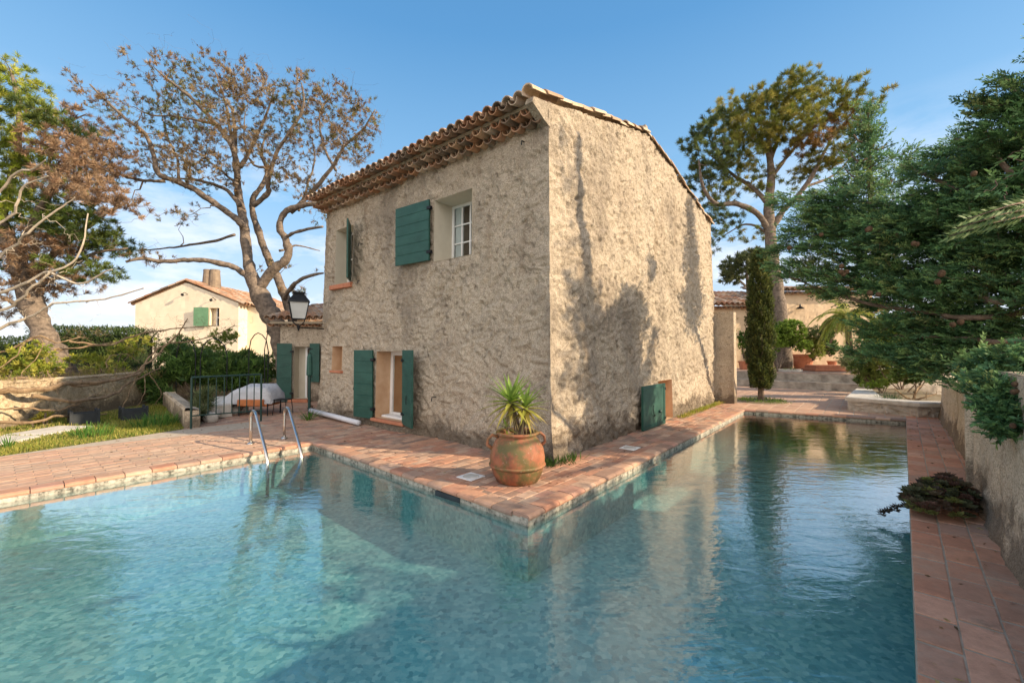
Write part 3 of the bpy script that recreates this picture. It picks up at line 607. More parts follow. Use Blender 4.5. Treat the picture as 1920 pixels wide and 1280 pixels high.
def shutter(p, dirv, wd, hg, th=.035, parent=None, boards=7, mat='green', horiz=True, hinge=True, label=None, studs=True):
    """a boarded shutter hung at p (bottom hinge corner, world) and reaching along dirv"""
    dv = np.array([dirv[0], dirv[1], 0.]); dv /= np.linalg.norm(dv); nv = np.array([dv[1], -dv[0], 0]); p = np.array(p, float)
    F3 = lambda P: p+np.outer(P[:, 0], dv)+np.outer(P[:, 1], nv)+np.outer(P[:, 2], [0, 0, 1])
    s = MB(); k = boards
    for i in range(k):
        z0, z1 = hg*i/k, hg*(i+1)/k; s.box(0, wd, -th/2, th/2, z0+.0015, z1-.0015, F3, bev=.005)
    s.box(.004, wd-.004, -th/2+.006, th/2-.006, .004, hg-.004, F3)
    o = s.build('shutter', M[mat], parent); BASE[o.name] = BASE[parent.name]
    if label: o['label'] = label
    if hinge:
        for zz in (hg*.14, hg*.86):
            h = MB()
            sd_ = th/2+.002
            h.box(-.05, .05, -.03, .03, zz-.03, zz+.03, F3, bev=.005); h.box(.03, wd*.0+.12, sd_-.002, sd_+.006, zz-.014, zz+.014, F3)
            h.build('hinge', M['iron'], o)
    return o, F3
# upper window with three-by-two panes, hatch shutters
DL = lambda u, z, out=0.0: Tv([(-out, u, z)])[0]
wN = np.array([-A[0], -A[1]]); bN = np.array([B[0], B[1]])
window(OL['up'], FL, .50, house, 4, 3)
o, F3 = shutter(DL(2.70, 3.28, .085), bN+.06*wN, .96, 1.15, parent=house, boards=6, label='wide green board shutter folded open beside the upper window')
lt = MB(); lt.box(.72, .94, .018, .034, .34, .362, F3, bev=.004); lt.build('latch', M['iron'], o)
for zz in (.13, .98):
    for xx in np.linspace(.08, .88, 7):
        st = MB(); st.ball(F3(np.array([[xx, .02, zz+.03*math.sin(xx*5)]]))[0], .008, 6); st.build('nail', M['iron'], o)
window(OL['up2'], FL, .38, house, 2, 2, revm='plaster', curtain=False)
shutter(DL(5.60, 3.19, .05), (.24, -.97), .52, 1.30, parent=house, boards=1, label='green shutter standing straight out from the left upper window')
sl = MB(); sl.box(-.09, .02, 5.52, 6.50, 3.06, 3.165, Tv, bev=.008); sl.build('sill', M['terra_sill'], house)
reveal(OL['slit'], FL, .32, M['ochre'], 'niche', house); sl = MB(); sl.box(-.05, .24, 5.90, 6.42, 1.07, 1.128, Tv, bev=.006); sl.build('sill', M['terra_sill'], house)
w = window(OL['door'], FL, .40, house, 1, 1, .085, 'ochre', False, 'orange_blind')
sl = MB(); sl.box(-.10, .30, 3.40, 4.52, .125, .188, Tv, bev=.008); sl.build('sill', M['terra_sill'], house)
sl = MB(); sl.box(.12, .31, 3.48, 4.44, .19, .235, Tv, bev=.005); sl.build('threshold', M['white'], house)
for u0, dv, wd in ((4.50, bN+.10*wN, .62), (3.45, np.array([.52, -.85]), .58)):
    o, F3 = shutter(DL(u0, .16, .06), dv, wd, 1.45, parent=house, boards=6)
    lt = MB(); lt.tube(F3(np.array([[wd*.5, .028, .42], [wd*.5, .034, .50], [wd*.5, .028, .58]])), .007, 6); lt.build('latch', M['iron'], o)
# shutter stays and hooks on the wall
for (u, z) in ((5.18, 3.16), (5.22, .80), (2.55, .75), (5.2, 4.0), (.45, 4.86)):
    hk = MB(); p = DL(u, z, 0)
    hk.tube([p, p+np.array([*(wN*.09), 0]), p+np.array([*(wN*.10), -.07])], .010, 6); hk.build('shutter_hook', M['iron'], house)
# hatch on the right-hand wall
reveal(OR['hatch'], FR, .42, M['ochre'], 'hatch_recess', house)
rN = np.array([-B[0], -B[1]]); p = Tv([(4.20, -.13, .01)])[0]
o, F3 = shutter(p, -A+.0*rN, 1.2, .88, parent=house, boards=1, label='green panelled hatch door with curved handle and knob near the ground')
pn = MB()
for (a, b, c, d) in ((.0, 1.2, .0, .07), (.0, 1.2, .81, .88), (.0, .07, .07, .81), (1.13, 1.2, .07, .81)): pn.box(a, b, -.030, -.016, c, d, F3, bev=.004)
pn.build('rail_frame', M['green'], o)
kn = MB(); kn.tube(F3(np.array([[.66, -.03, .46], [.74, -.05, .39], [.73, -.055, .29], [.64, -.04, .24], [.55, -.03, .25]])), .010, 6); kn.build('handle', M['iron_green'], o); kn = MB(); kn.ball(F3(np.array([[.34, -.04, .30]]))[0], .035, 8); kn.build('knob', M['iron_green'], o)
# louvred vent on the far end of the house
lv = MB(); vt = thing('louvre_panel', None, None, (0, 0, 0)); vt.parent = house; vt.location = L(.3, HT, 2.0)-BASE[house.name]; BASE[vt.name] = np.array(L(.3, HT, 2.0))
lv.box(.25, .32, HT-.02, HT+.12, 2.08, 2.95, Lv, bev=.005); lv.build('frame', M['mortar'], vt); ls = MB()
for k in range(13): ls.box(.18, .27, HT-.01, HT+.13, 2.10+k*.065, 2.125+k*.065, Lv)
ls.build('slat', M['cover'], vt)
# wide white pipe at the foot of the wall
hp = MB(); hp.tube([DL(6.97, .135, .20), DL(5.8, .10, .20), DL(4.76, .065, .21)], .055, 12); o = hp.build('drain_pipe', M['white_pvc'], smooth=True)
tag(o, 'straight white plastic pipe lying along the foot of the shaded house wall', 'pipe')
# green post at the house end
gp = thing('parasol', 'closed dark green parasol pole standing at the far end of the house wall', 'parasol', L(-.18, 7.08, 0))
q = MB(); q.tube([L(-.18, 7.08, 0), L(-.18, 7.08, 1.55)], .035, 8); q.build('pole', M['iron_green'], gp)
q = MB(); q.lathe([(.03, .95), (.075, 1.0), (.06, 1.45), (.02, 1.55)], L(-.18, 7.08, 0), 10); q.build('folded_canopy', M['green'], gp)
# pier that continues the right-hand wall
pr = MB(); FP = lambda P: Lv(np.stack([HS-.08+P[:, 1], -P[:, 0]+.12, P[:, 2]], 1))
grid_wall(pr, FP, 0.0, .62, -.04, lambda u: u*0+2.78, 0, -1, [], .035, .03, None, 55)
pr.box(HS-.075, HS+.25, -.50, .12, -.04, 2.77, Lv)
tag(pr.build('wall_pier', M['stucco'], smooth=False), 'grey stained stub of rendered wall joined to the sunny far corner of the house', 'wall')

# ------------------------------------------------------------------ lantern on bracket
lp_ = np.array(at(560, 580, 10.0)); wl_ = thing('wall_lantern', 'large dark metal lantern with frosted panes on a bracket at the house end', 'lantern', (lp_[0], lp_[1], 2.0))
cx, cy, cz = lp_[0], lp_[1], 0
def frustum(b, c, w0, w1, z0, z1, rot=.5, col=None):
    V = []
    for w, z in ((w0, z0), (w1, z1)):
        for k in range(4): an = rot+math.pi/2*k+math.pi/4; V.append((c[0]+w*math.cos(an)*.7071, c[1]+w*math.sin(an)*.7071, z))
    b.add(V, [[3, 2, 1, 0], [4, 5, 6, 7]]+[[i, (i+1) % 4, 4+(i+1) % 4, 4+i] for i in range(4)], col)
b = MB(); frustum(b, (cx, cy), .27*1.0, .40*1.0, 2.34, 2.72); b.build('glass_body', M['curtain'], wl_)
b = MB(); frustum(b, (cx, cy), .46, .44, 2.72, 2.76); frustum(b, (cx, cy), .44, .24, 2.76, 2.90); frustum(b, (cx, cy), .22, .26, 2.90, 2.95); frustum(b, (cx, cy), .27, .26, 2.95, 2.97); b.build('cap', M['iron'], wl_)
b = MB()
for k in range(4):
    an = .5+math.pi/2*k+math.pi/4; u = np.array([math.cos(an), math.sin(an)])*.7071
    b.tube([(cx+u[0]*.275, cy+u[1]*.275, 2.33), (cx+u[0]*.41, cy+u[1]*.41, 2.73)], .012, 5)
    v2 = np.array([math.cos(an+math.pi/2), math.sin(an+math.pi/2)])*.7071; b.tube([(cx+u[0]*.275, cy+u[1]*.275, 2.335), (cx+v2[0]*.275, cy+v2[1]*.275, 2.335)], .012, 5)
    b.tube([(cx+u[0]*.275, cy+u[1]*.275, 2.33), (cx+u[0]*.22, cy+u[1]*.22, 2.26), (cx+u[0]*.06, cy+u[1]*.06, 2.18), (cx, cy, 2.15)], .010, 5)
b.build('frame', M['iron'], wl_)
b = MB(); b.lathe([(.01, 2.06), (.03, 2.12), (.035, 2.16), (.015, 2.2)], (cx, cy, 0), 8); e_ = DL(6.95, 2.14, 0); b.tube([(cx, cy, 2.14), (e_[0]+.05, e_[1], 2.14)], .014, 6); b.build('bracket', M['iron'], wl_)

# ------------------------------------------------------------------ annex (left)
an_ = thing('annex', 'low rendered annex with tiled eaves and tall green door shutters beyond the house', 'building', (-6.0, 14.0, 0))
AY = 13.4; FA = lambda P: np.stack([P[:, 0], P[:, 1]+AY, P[:, 2]], 1)
aw = MB(); od = (-6.83, -6.36, .10, 1.72)
grid_wall(aw, FA, -7.28, -3.5, -.05, lambda u: u*0+2.42, 0, -1, [od], .05, .025, None, 77)
aw.add([(-7.28, AY, -.05), (-7.28, AY+3.5, -.05), (-7.28, AY+3.5, 2.42), (-7.28, AY, 2.42)], [[0, 3, 2, 1]]); aw.build('wall', M['stucco'], an_)
reveal(od, FA, .28, M['plaster'], 'door_reveal', an_)
b = MB(); b.box(-6.58, -6.52, AY+.2, AY+.27, .1, 1.7); b.box(-6.42, -6.37, AY+.2, AY+.27, .1, 1.7); b.box(-6.52, -6.42, AY+.2, AY+.27, 1.63, 1.70); b.build('door_frame', M['white'], an_)
b = MB(); b.box(-6.52, -6.42, AY+.22, AY+.25, .1, 1.63); b.build('door', M['room'], an_)
b = MB(); b.box(-6.9, -6.3, AY-.25, AY+.2, .0, .09, bev=.01); b.build('step', M['terra_sill'], an_)
shutter((-6.86, AY-.10, .02), (-1, -.25), .42, 1.80, parent=an_, boards=5); shutter((-6.30, AY-.10, .62), (1, -.2), .34, 1.20, parent=an_, boards=4)
b = MB(); tile_roof(b, lambda P: P, -7.6, -3.5, AY-.32, 2.56, AY+3.0, 3.3, .21, .36); 
for i in range(19):
    x = -7.5+i*.205; canal(b, (x, AY+.02, 2.44), (0, -1, 0), (1, 0, 0), (0, 0, 1), .2, .085, .095, -1)
b.build('roof', M['tilecol'], an_)
b = MB(); b.box(-7.5, -3.5, AY-.2, AY+3, 2.43, 2.50); b.build('roof_deck', M['mortar'], an_)

# ------------------------------------------------------------------ pool ladder
pl = thing('pool_ladder', 'stainless steel ladder with two curved handrails at the left inner corner of the pool', 'ladder', (-4.2, 7.3, 0))
for (p, q) in (((470, 832), (502, 868)), ((533, 822), (566, 858))):
    a_ = gr(*p); w_ = gr(*q, WZ)
    d = w_-a_; d[2] = 0
    pts = [a_, a_+[0, 0, .25], a_+[0, 0, .46]]
    for k in range(1, 7): an = math.pi/2*k/6; pts.append(a_+d*(.16*(1-math.cos(an)))+np.array([0, 0, .46+.12*math.sin(an)]))
    for k in range(1, 6): an = math.pi/2*k/6; pts.append(a_+d*(.16+.2*math.sin(an))+np.array([0, 0, .58-.10*(1-math.cos(an))]))
    pts += [a_+d*.70+[0, 0, .22], a_+d*.86+[0, 0, .08], a_+d*.97+[0, 0, -.05], a_+d*1.0+[0, 0, -.25], a_+d*1.0+[0, 0, -.60]]
    b = MB(); b.tube(pts, .024, 12); hr_ = b.build('handrail', M['steel'], pl, smooth=True)
    b = MB(); b.lathe([(.06, 0.004), (.06, .012), (.03, .03), (.026, .032)], tuple(a_), 16); b.build('flange', M['steel'], hr_, smooth=True)
# ------------------------------------------------------------------ pot and yucca
pc = gr(970, 900); pot = thing('terracotta_pot', 'big mossy round terracotta jar with two handles at the house corner', 'pot', tuple(pc))
prof = [(.0, .0), (.235, .0), (.26, .012), (.305, .10), (.335, .22), (.340, .30), (.322, .40), (.275, .49), (.235, .535), (.228, .555), (.262, .575), (.268, .592), (.255, .605), (.215, .60), (.20, .56), (.24, .50), (.0, .48)]
def dense(pf, k=4):
    o = []
    for (r0_, z0_), (r1_, z1_) in zip(pf[:-1], pf[1:]): o += [(r0_+(r1_-r0_)*i/k, z0_+(z1_-z0_)*i/k) for i in range(k)]
    return o+[pf[-1]]
b = MB(); b.lathe(prof, tuple(pc), 48); b.build('jar', M['pot'], pot, smooth=True)
b = MB(); b.lathe([(.339, .185), (.350, .20), (.352, .21), (.344, .225)], tuple(pc), 48); b.build('band', M['pot'], pot, smooth=True)
for an in (.35, math.pi+.15):
    u = np.array([math.cos(an), math.sin(an), 0]); b = MB()
    b.tube([pc+u*.24+[0, 0, .545], pc+u*.31+[0, 0, .565], pc+u*.365+[0, 0, .52], pc+u*.375+[0, 0, .45], pc+u*.31+[0, 0, .40]], [.022, .02, .018, .02, .024], 8); b.build('handle', M['pot'], pot, smooth=True)
b = MB(); b.lathe([(.0, .50), (.21, .50), (.21, .54), (.0, .55)], tuple(pc), 20); b.build('soil', M['earth'], pot)
def strap(mb, base, d, ln, wd, col, droop=.4, n=6):
    """arching sword leaf"""
    d = np.array(d, float); d /= np.linalg.norm(d); side = np.cross(d, [0, 0, 1.]); side /= (np.linalg.norm(side)+1e-9); nn = np.cross(side, d); V = []; c2 = []
    p = np.array(base, float); dd = d.copy()
    for i in range(n+1):
        f = i/n; w = wd*(.55+1.0*f if f < .35 else .9*(1-f)/.65+.0)*.5; w = max(w, .001)
        V += [p-side*w+nn*w*.35, p.copy(), p+side*w+nn*w*.35]; c2 += [col*(1-.1*f)]*3
        dd = dd+np.array([0, 0, -droop/n]); dd /= np.linalg.norm(dd); p = p+dd*ln/n
    F = [[i*3+k, i*3+k+1, i*3+3+k+1, i*3+3+k] for i in range(n) for k in (0, 1)]; mb.add(V, F, np.array(c2))
def rosette(mb, c, n, ln, wd, pal, up=.5, droop=.4, lean=(0, 0, 0)):
    for i in range(n):
        an = i*2.39996+rng.uniform(-.2, .2); f = i/n; el = math.radians(-35+100*f**.9)+rng.uniform(-.1, .1)
        d = np.array([math.cos(an)*math.cos(el), math.sin(an)*math.cos(el), math.sin(el)])+np.array(lean)
        col = np.array(pal[min(int(f*len(pal)), len(pal)-1)])*rng.uniform(.8, 1.2); strap(mb, np.array(c)+[0, 0, -.06*(1-f)], d, ln*rng.uniform(.8, 1.1)*(.85+.2*math.sin(f*3)), wd, col, droop*(1.2-f))
yc = thing('yucca_plant', 'yucca with two spiky green and yellow heads growing in the terracotta jar', 'plant', tuple(pc+[0, 0, .54]))
b = MB(); h1, h2, h3 = pc+[-.08, 0, .98], pc+[.10, -.02, .92], pc+[-.14, -.06, .68]
b.tube([pc+[0, 0, .5], pc+[-.01, 0, .7], h1], [.04, .034, .03], 8); b.tube([pc+[.03, 0, .5], pc+[.07, 0, .7], h2], [.035, .03, .026], 8); b.tube([pc+[-.08, -.05, .5], h3], .02, 6); b.build('stem', M['bark'], yc)
YP = [(.46, .38, .09), (.38, .38, .07), (.28, .36, .06), (.22, .34, .06), (.26, .38, .08)]
b = MB(); rosette(b, h1, 46, .44, .066, YP, droop=.5); rosette(b, h2, 34, .38, .06, YP, droop=.55, lean=(.1, 0, 0)); rosette(b, h3, 16, .20, .03, YP[1:], droop=.4)
for i in range(34):                                  # dry hanging leaves
    h = (h1, h2)[i % 2]; an = rng.uniform(0, 6.28); strap(b, h-[0, 0, .08], (math.cos(an)*.5, math.sin(an)*.5, -.9), .3, .03, np.array((.30, .24, .11)), .2)
b.build('leaves', M['leaf'], yc, smooth=True)
# ------------------------------------------------------------------ skimmer lids and mouths
for (p, lab) in (((883, 894), 'white square skimmer lid set in the pavers beside the terracotta jar'), ((1181, 840), 'white square skimmer lid set in the pavers at the foot of the sunny wall')):
    c = gr(*p); s, t = inv(c[0], c[1]); b = MB(); lid = thing('skimmer_cover', lab, 'pool lid', tuple(c), 'square white lids around the pool')
    b.box(s-.13, s+.13, t-.13, t+.13, .0, .012, Lv, bev=.003); b.build('frame', M['white'], lid); b = MB(); b.lathe([(0, .012), (.105, .012), (.10, .016), (0, .017)], (c[0], c[1], 0), 24); b.build('disc', M['slab'], lid)
b = MB(); b.box(-1.805, -1.70, .0, .42, -.115, -.055, Lv, bev=.004); tag(b.build('skimmer_mouth', M['black_plastic']), 'dark skimmer slot in the pool wall below the jar', 'skimmer')
# ================================================================== vegetation
def jit(n, k=1.0): return rng.normal(size=(n, 3))*k
def unit(v): return v/(np.linalg.norm(v, axis=1, keepdims=True)+1e-9)
def spline(P, k=5):
    P = np.asarray(P, float); Q = np.vstack([2*P[0]-P[1], P, 2*P[-1]-P[-2]]); o = []
    for i in range(1, len(Q)-2):
        for t in np.arange(k)/k:
            a, b, c, d = Q[i-1], Q[i], Q[i+1], Q[i+2]
            o.append(.5*(2*b+(c-a)*t+(2*a-5*b+4*c-d)*t*t+(3*b-a-3*c+d)*t**3))
    o.append(Q[-2]); return np.array(o)
class Tree:
    """limbs drawn as polylines, twigs grown to reach leaf clusters, leaves around the twig ends"""
    def __init__(s): s.w = MB(); s.l = MB(); s.P = np.zeros((0, 3)); s.R = np.zeros(0); s.tips = []
    def limb(s, pts, r0, r1, n=7, wob=.03, k=5, col=None):
        P = spline(pts, k); m = len(P); f = np.linspace(0, 1, m); R_ = r0*(1-f)**.8+r1*(1-(1-f)**.8) if r0 > r1 else np.full(m, r0)
        if wob: P[1:-1] += np.cumsum(jit(m-2, wob*.35), axis=0)*np.minimum(1, (np.arange(m-2)[::-1, None]/m*3))
        s.w.tube(P, R_*(1+.08*rng.normal(size=m)), n, cap=True); s.P = np.vstack([s.P, P[m//6:]]); s.R = np.concatenate([s.R, R_[m//6:]]); return P
    def grow(s, T, r=.012, lift=.25, seg=4, n=4, maxd=99, wob=.05):
        """reach every target from the nearest wood, near ones first"""
        if not len(T): return np.zeros((0, 3))
        D = np.array([np.min(np.linalg.norm(s.P-t, axis=1)) for t in T]); od = np.argsort(D); dirs = np.zeros_like(T); keep = np.ones(len(T), bool)
        cap = len(s.P)+len(T)*(seg)+8; PP = np.empty((cap, 3)); PP[:len(s.P)] = s.P; RR = np.empty(cap); RR[:len(s.R)] = s.R; m = len(s.P)
        for i in od:
            t = T[i]; dd = np.linalg.norm(PP[:m]-t, axis=1); j = int(np.argmin(dd+np.abs(PP[:m, 2]-t[2])*.15)); a = PP[j]; L_ = dd[j]
            if L_ > maxd: keep[i] = False; continue
            f = np.linspace(0, 1, seg+1)[:, None]; Q = a+(t-a)*f; Q[:, 2:] -= lift*L_*np.sin(f*math.pi)*.5
            Q[1:-1] += jit(seg-1, wob*L_); r0 = min(RR[j]*.75, r*(1+1.6*L_)); s.w.tube(Q, np.linspace(r0, r*.35, seg+1), n, cap=False)
            PP[m:m+seg] = Q[1:]; RR[m:m+seg] = np.linspace(r0, r*.5, seg); m += seg; dirs[i] = t-Q[-2]
        s.P = PP[:m].copy(); s.R = RR[:m].copy(); s.dirs = unit(dirs); return keep
def ell(px, py, rx, ry, Y, dY, n):
    """n points inside an ellipsoid seen at (px, py) with radii rx, ry in the photo and dY in depth"""
    c = at(px, py, Y); k = Y/FPX; v = unit(jit(n))*(rng.uniform(0, 1, (n, 1))**.42); return c+v*np.array([rx*k, dY, ry*k])
def pal(P, cols, seed=0, scale=.6, br=.25):
    """colours that change from clump to clump"""
    n = len(P); cols = np.array(cols); f = np.clip((vn(P, scale, seed)*.9+rng.normal(size=n)*.22+1)/2, 0, .999)*len(cols)
    i = f.astype(int); c = cols[i]; return c*(1+br*rng.normal(size=(n, 1))*.6)
def tuft(mb, T, D, k, ln, wd, cols, spread=.8, seed=0, up=.25, r=0.0, scale=.6):
    n = len(T)
    if n == 0: return
    b = np.repeat(T, k, axis=0); d = unit(np.repeat(D, k, axis=0)+unit(jit(n*k))*spread+np.array([0, 0, up])); c = np.repeat(pal(T, cols, seed, scale), k, axis=0)*(1+.12*rng.normal(size=(n*k, 1)))
    if r: b = b+jit(n*k, r)
    else: b = b-np.repeat(D, k, axis=0)*rng.uniform(0, ln*.8, (n*k, 1))
    mb.blades(b, d, ln*rng.uniform(.6, 1.25, n*k), wd*rng.uniform(.7, 1.3, n*k), c)
def spray(mb, T, D, k, ln, bl, wd, cols, seed=0, scale=.5):
    """flat fern-like conifer sprays: an axis with side blades"""
    n = len(T); D = unit(D); s1 = unit(np.cross(D, jit(n)*.6+np.array([0, 0, 1.]))); f = np.tile(np.linspace(0.05, 1, k), n); sg = np.tile(np.where(np.arange(k) % 2, 1., -1.), n)
    Lr = np.repeat(rng.uniform(.6, 1.2, n)*ln, k); DD = np.repeat(D, k, axis=0); SS = np.repeat(s1, k, axis=0)
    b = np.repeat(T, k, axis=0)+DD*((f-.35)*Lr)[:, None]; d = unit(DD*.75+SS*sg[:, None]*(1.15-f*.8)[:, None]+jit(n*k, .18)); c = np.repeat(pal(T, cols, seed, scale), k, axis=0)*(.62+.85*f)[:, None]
    mb.blades(b, d, bl*(1.15-.5*f)*rng.uniform(.7, 1.3, n*k), wd*rng.uniform(.8, 1.3, n*k), c, mid=.5)

def poly_at(pts, Y, dY=0.0):
    n = len(pts); return [at(p[0], p[1], Y+(p[2] if len(p) > 2 else dY*i/(max(1, n-1)))) for i, p in enumerate(pts)]
BROWN = [(.17, .085, .03), (.22, .12, .055), (.14, .085, .045), (.20, .13, .07), (.12, .10, .03), (.10, .11, .03), (.24, .14, .07)]
OLIVE = [(.10, .13, .025), (.07, .105, .025), (.13, .15, .03), (.05, .08, .025), (.09, .12, .035), (.16, .16, .04)]
# ---- half dead umbrella pine behind the annex
T1 = Tree(); Y = 14.6
T1.limb([at(552, 790, Y)-[0, 0, .8], at(545, 720, Y), at(536, 660, Y), at(520, 610, Y), at(500, 575, Y), at(484, 545, Y), at(470, 515, Y)], .42, .22, 14, .02)
T1.limb(poly_at([(470, 518), (461, 470), (455, 425), (448, 380), (445, 335), (441, 290), (440, 240), (435, 200)], Y, .8), .18, .03, 10)
T1.limb(poly_at([(556, 640), (545, 590), (530, 545), (512, 505), (495, 470), (484, 435), (474, 400), (474, 370), (490, 345), (500, 318), (490, 285), (500, 250)], Y+.5, 1.2), .17, .03, 10)
LM = [([(472, 522), (440, 500), (400, 489), (350, 486), (300, 489), (262, 483), (236, 491)], -1.5, .13, .05), ([(486, 545), (510, 512), (538, 482), (541, 455), (527, 425), (535, 400), (562, 388), (600, 380), (640, 352)], -.8, .20, .07),
      ([(457, 425), (425, 398), (380, 366), (340, 346), (300, 330), (288, 290), (272, 252), (235, 222), (190, 180), (168, 158)], -1.5, .14, .03), ([(310, 340), (270, 338), (232, 330), (190, 322), (160, 330)], -1, .07, .025),
      ([(450, 385), (420, 352), (370, 335), (310, 335)], 1.5, .10, .03), ([(446, 335), (432, 275), (400, 232), (362, 192), (325, 160), (290, 128)], -1, .12, .025), ([(441, 300), (430, 240), (420, 185), (402, 130)], 1.5, .09, .02),
      ([(450, 315), (478, 272), (500, 222), (515, 165)], 0, .09, .02), ([(476, 385), (503, 362), (506, 335), (525, 290), (552, 248), (572, 200), (565, 155)], -1.2, .11, .025), ([(545, 398), (598, 342), (628, 302), (648, 268), (682, 238), (704, 205)], -1.0, .10, .02),
      ([(530, 445), (560, 432), (605, 425)], -1.8, .08, .05), ([(534, 560), (545, 535), (570, 517), (606, 512)], -2.5, .10, .04), ([(440, 440), (395, 452), (350, 462), (300, 468), (255, 470)], 1.5, .06, .02), ([(630, 320), (610, 280), (600, 220), (620, 175)], .4, .06, .02),
      ([(500, 318), (470, 300), (455, 260), (460, 210)], 1, .06, .02), ([(340, 346), (330, 300), (310, 250), (300, 200)], 1.2, .06, .02), ([(400, 232), (350, 222), (290, 218), (250, 200)], -.6, .05, .02), ([(560, 395), (575, 350), (590, 300), (585, 260)], 1.4, .06, .02),
      ([(524, 470), (560, 462), (600, 470)], 1.4, .05, .02), ([(445, 345), (420, 325), (380, 290), (345, 275)], .4, .06, .02)]
for pts, dY, r0, r1 in LM: T1.limb(poly_at(pts, Y, dY), r0*.82, r1*.7, 7, .05)
BL = [(290, 150, 38, 38, 26), (350, 160, 50, 40, 55), (410, 150, 50, 36, 60), (470, 165, 45, 40, 55), (520, 185, 40, 40, 45), (575, 185, 38, 42, 50), (630, 200, 40, 40, 50), (680, 215, 30, 38, 34), (655, 265, 45, 35, 50), (600, 260, 45, 45, 52), (540, 255, 40, 45, 40),
      (480, 245, 45, 50, 48), (420, 230, 50, 50, 60), (350, 230, 60, 45, 66), (290, 215, 40, 35, 32), (320, 285, 55, 30, 50), (390, 300, 60, 30, 56), (370, 335, 55, 22, 30), (190, 180, 28, 22, 22), (225, 225, 35, 30, 20), (240, 300, 40, 30, 34), (200, 330, 40, 28, 22), (520, 315, 40, 35, 34),
      (555, 340, 30, 30, 22), (620, 345, 40, 25, 24), (600, 400, 30, 20, 10), (340, 400, 60, 20, 8), (545, 500, 50, 12, 6), (300, 395, 40, 25, 6), (560, 545, 22, 12, 8), (270, 480, 25, 14, 10)]
T = np.vstack([ell(a, b, c, d, Y+rng.uniform(-1.2, 1.2), 1.5, int(n*1.25)) for a, b, c, d, n in BL]); T1.grow(T, .013, .2, wob=.07)
pn = thing('pine_tree', 'tall half bare pine with brown needles and forked trunk rising behind the low annex', 'tree', tuple(at(552, 760, Y)))
dd0 = T1.dirs.copy(); T2_ = np.vstack([T, T+unit(jit(len(T)))*.17]); dd_ = np.vstack([T1.dirs, T1.dirs])
T1.grow(T+jit(len(T), .20)+[0, 0, .08], .006, .1, 3, 3, wob=.1); T1.grow(T+jit(len(T), .28)+[0, 0, .12], .005, .1, 3, 3, wob=.1)
tuft(T1.l, T2_, dd_, 24, .13, .016, [(.27, .19, .10), (.21, .145, .07), (.34, .25, .14), (.16, .11, .05), (.26, .16, .07), (.14, .14, .05), (.20, .19, .06), (.29, .20, .09)], 1.0, 3, .3, scale=1.1); _s = rng.uniform(size=len(T)) < .4; tuft(T1.l, (T+unit(jit(len(T)))*.1)[_s], dd0[_s], 5, .05, .04, [(.10, .06, .035), (.16, .09, .045)], 1.2, 3)
T1.w.build('trunk', M['bark_grey'], pn, smooth=True); T1.l.build('crown', M['needle'], pn)
# ---- leaning pine at the left edge
GREEN = [(.32, .36, .04), (.42, .44, .06), (.22, .28, .03), (.14, .19, .025), (.38, .38, .06)]
T1 = Tree(); Y = 12.5
T1.limb([at(125, 720, Y), at(112, 685, Y), at(88, 640, Y), at(66, 590, Y), at(46, 540, Y), at(25, 480, Y), at(0, 420, Y), at(-40, 340, Y)], .36, .12, 12, .02)
for pts, dY, r0, r1 in [([(40, 530), (80, 490), (130, 440), (190, 400), (240, 380)], 1, .11, .03), ([(30, 490), (60, 430), (100, 360), (150, 290), (180, 250)], -.6, .12, .03), ([(0, 420), (20, 340), (30, 260), (30, 180), (20, 130)], .5, .12, .03), ([(-10, 400), (-60, 300), (-100, 200)], 0, .12, .04), ([(50, 545), (110, 520), (170, 480), (240, 465)], .3, .08, .02), ([(66, 590), (20, 560), (-40, 540)], -.5, .08, .02), ([(100, 360), (90, 300), (110, 240), (160, 215)], 1, .06, .02)]: T1.limb(poly_at(pts, Y, dY), r0, r1, 6, .05)
BL = [(15, 140, 40, 45, 70, 'g'), (25, 190, 40, 40, 70, 'g'), (20, 260, 55, 50, 100, 'g'), (-50, 230, 60, 90, 60, 'g'), (40, 330, 60, 45, 110, 'g'), (-20, 380, 50, 60, 70, 'g'), (70, 390, 60, 40, 90, 'g'), (110, 330, 50, 40, 70, 'g'), (100, 225, 40, 25, 40, 'd'), (150, 245, 70, 40, 90, 'b'), (185, 290, 60, 40, 90, 'b'), (130, 290, 60, 40, 80, 'b'),
      (150, 350, 80, 30, 80, 'b'), (120, 400, 60, 40, 90, 'd'), (160, 430, 60, 35, 90, 'd'), (200, 375, 60, 24, 40, 'b'), (80, 470, 75, 45, 120, 'b'), (190, 460, 60, 25, 70, 'd'), (60, 440, 50, 30, 60, 'd'), (110, 520, 60, 40, 80, 'b'), (160, 505, 50, 24, 50, 'd'), (10, 480, 45, 40, 60, 'd'), (20, 540, 40, 25, 30, 'b'), (5, 590, 14, 22, 14, 'b')]
pn = thing('pine_tree', 'leaning pine with bright green and dry brown needle masses at the left edge', 'tree', tuple(at(125, 720, Y)))
allT = [(ell(a, b, c, d, Y+rng.uniform(-1, 1), 1.3, int(n*1.35)), q) for a, b, c, d, n, q in BL]; T = np.vstack([x for x, _ in allT]); T1.grow(T, .012, .2, wob=.07)
i0 = 0
for x, q in allT:
    d_ = T1.dirs[i0:i0+len(x)]; i0 += len(x); tuft(T1.l, x, d_, 52, .16, .015, {'g': GREEN, 'b': [(.32, .20, .12), (.38, .26, .16), (.24, .15, .09)], 'd': [(.07, .11, .02), (.12, .16, .03), (.05, .08, .02)]}[q], 1.1, 4, .2)
T1.w.build('trunk', M['bark_grey'], pn, smooth=True); T1.l.build('crown', M['needle'], pn)
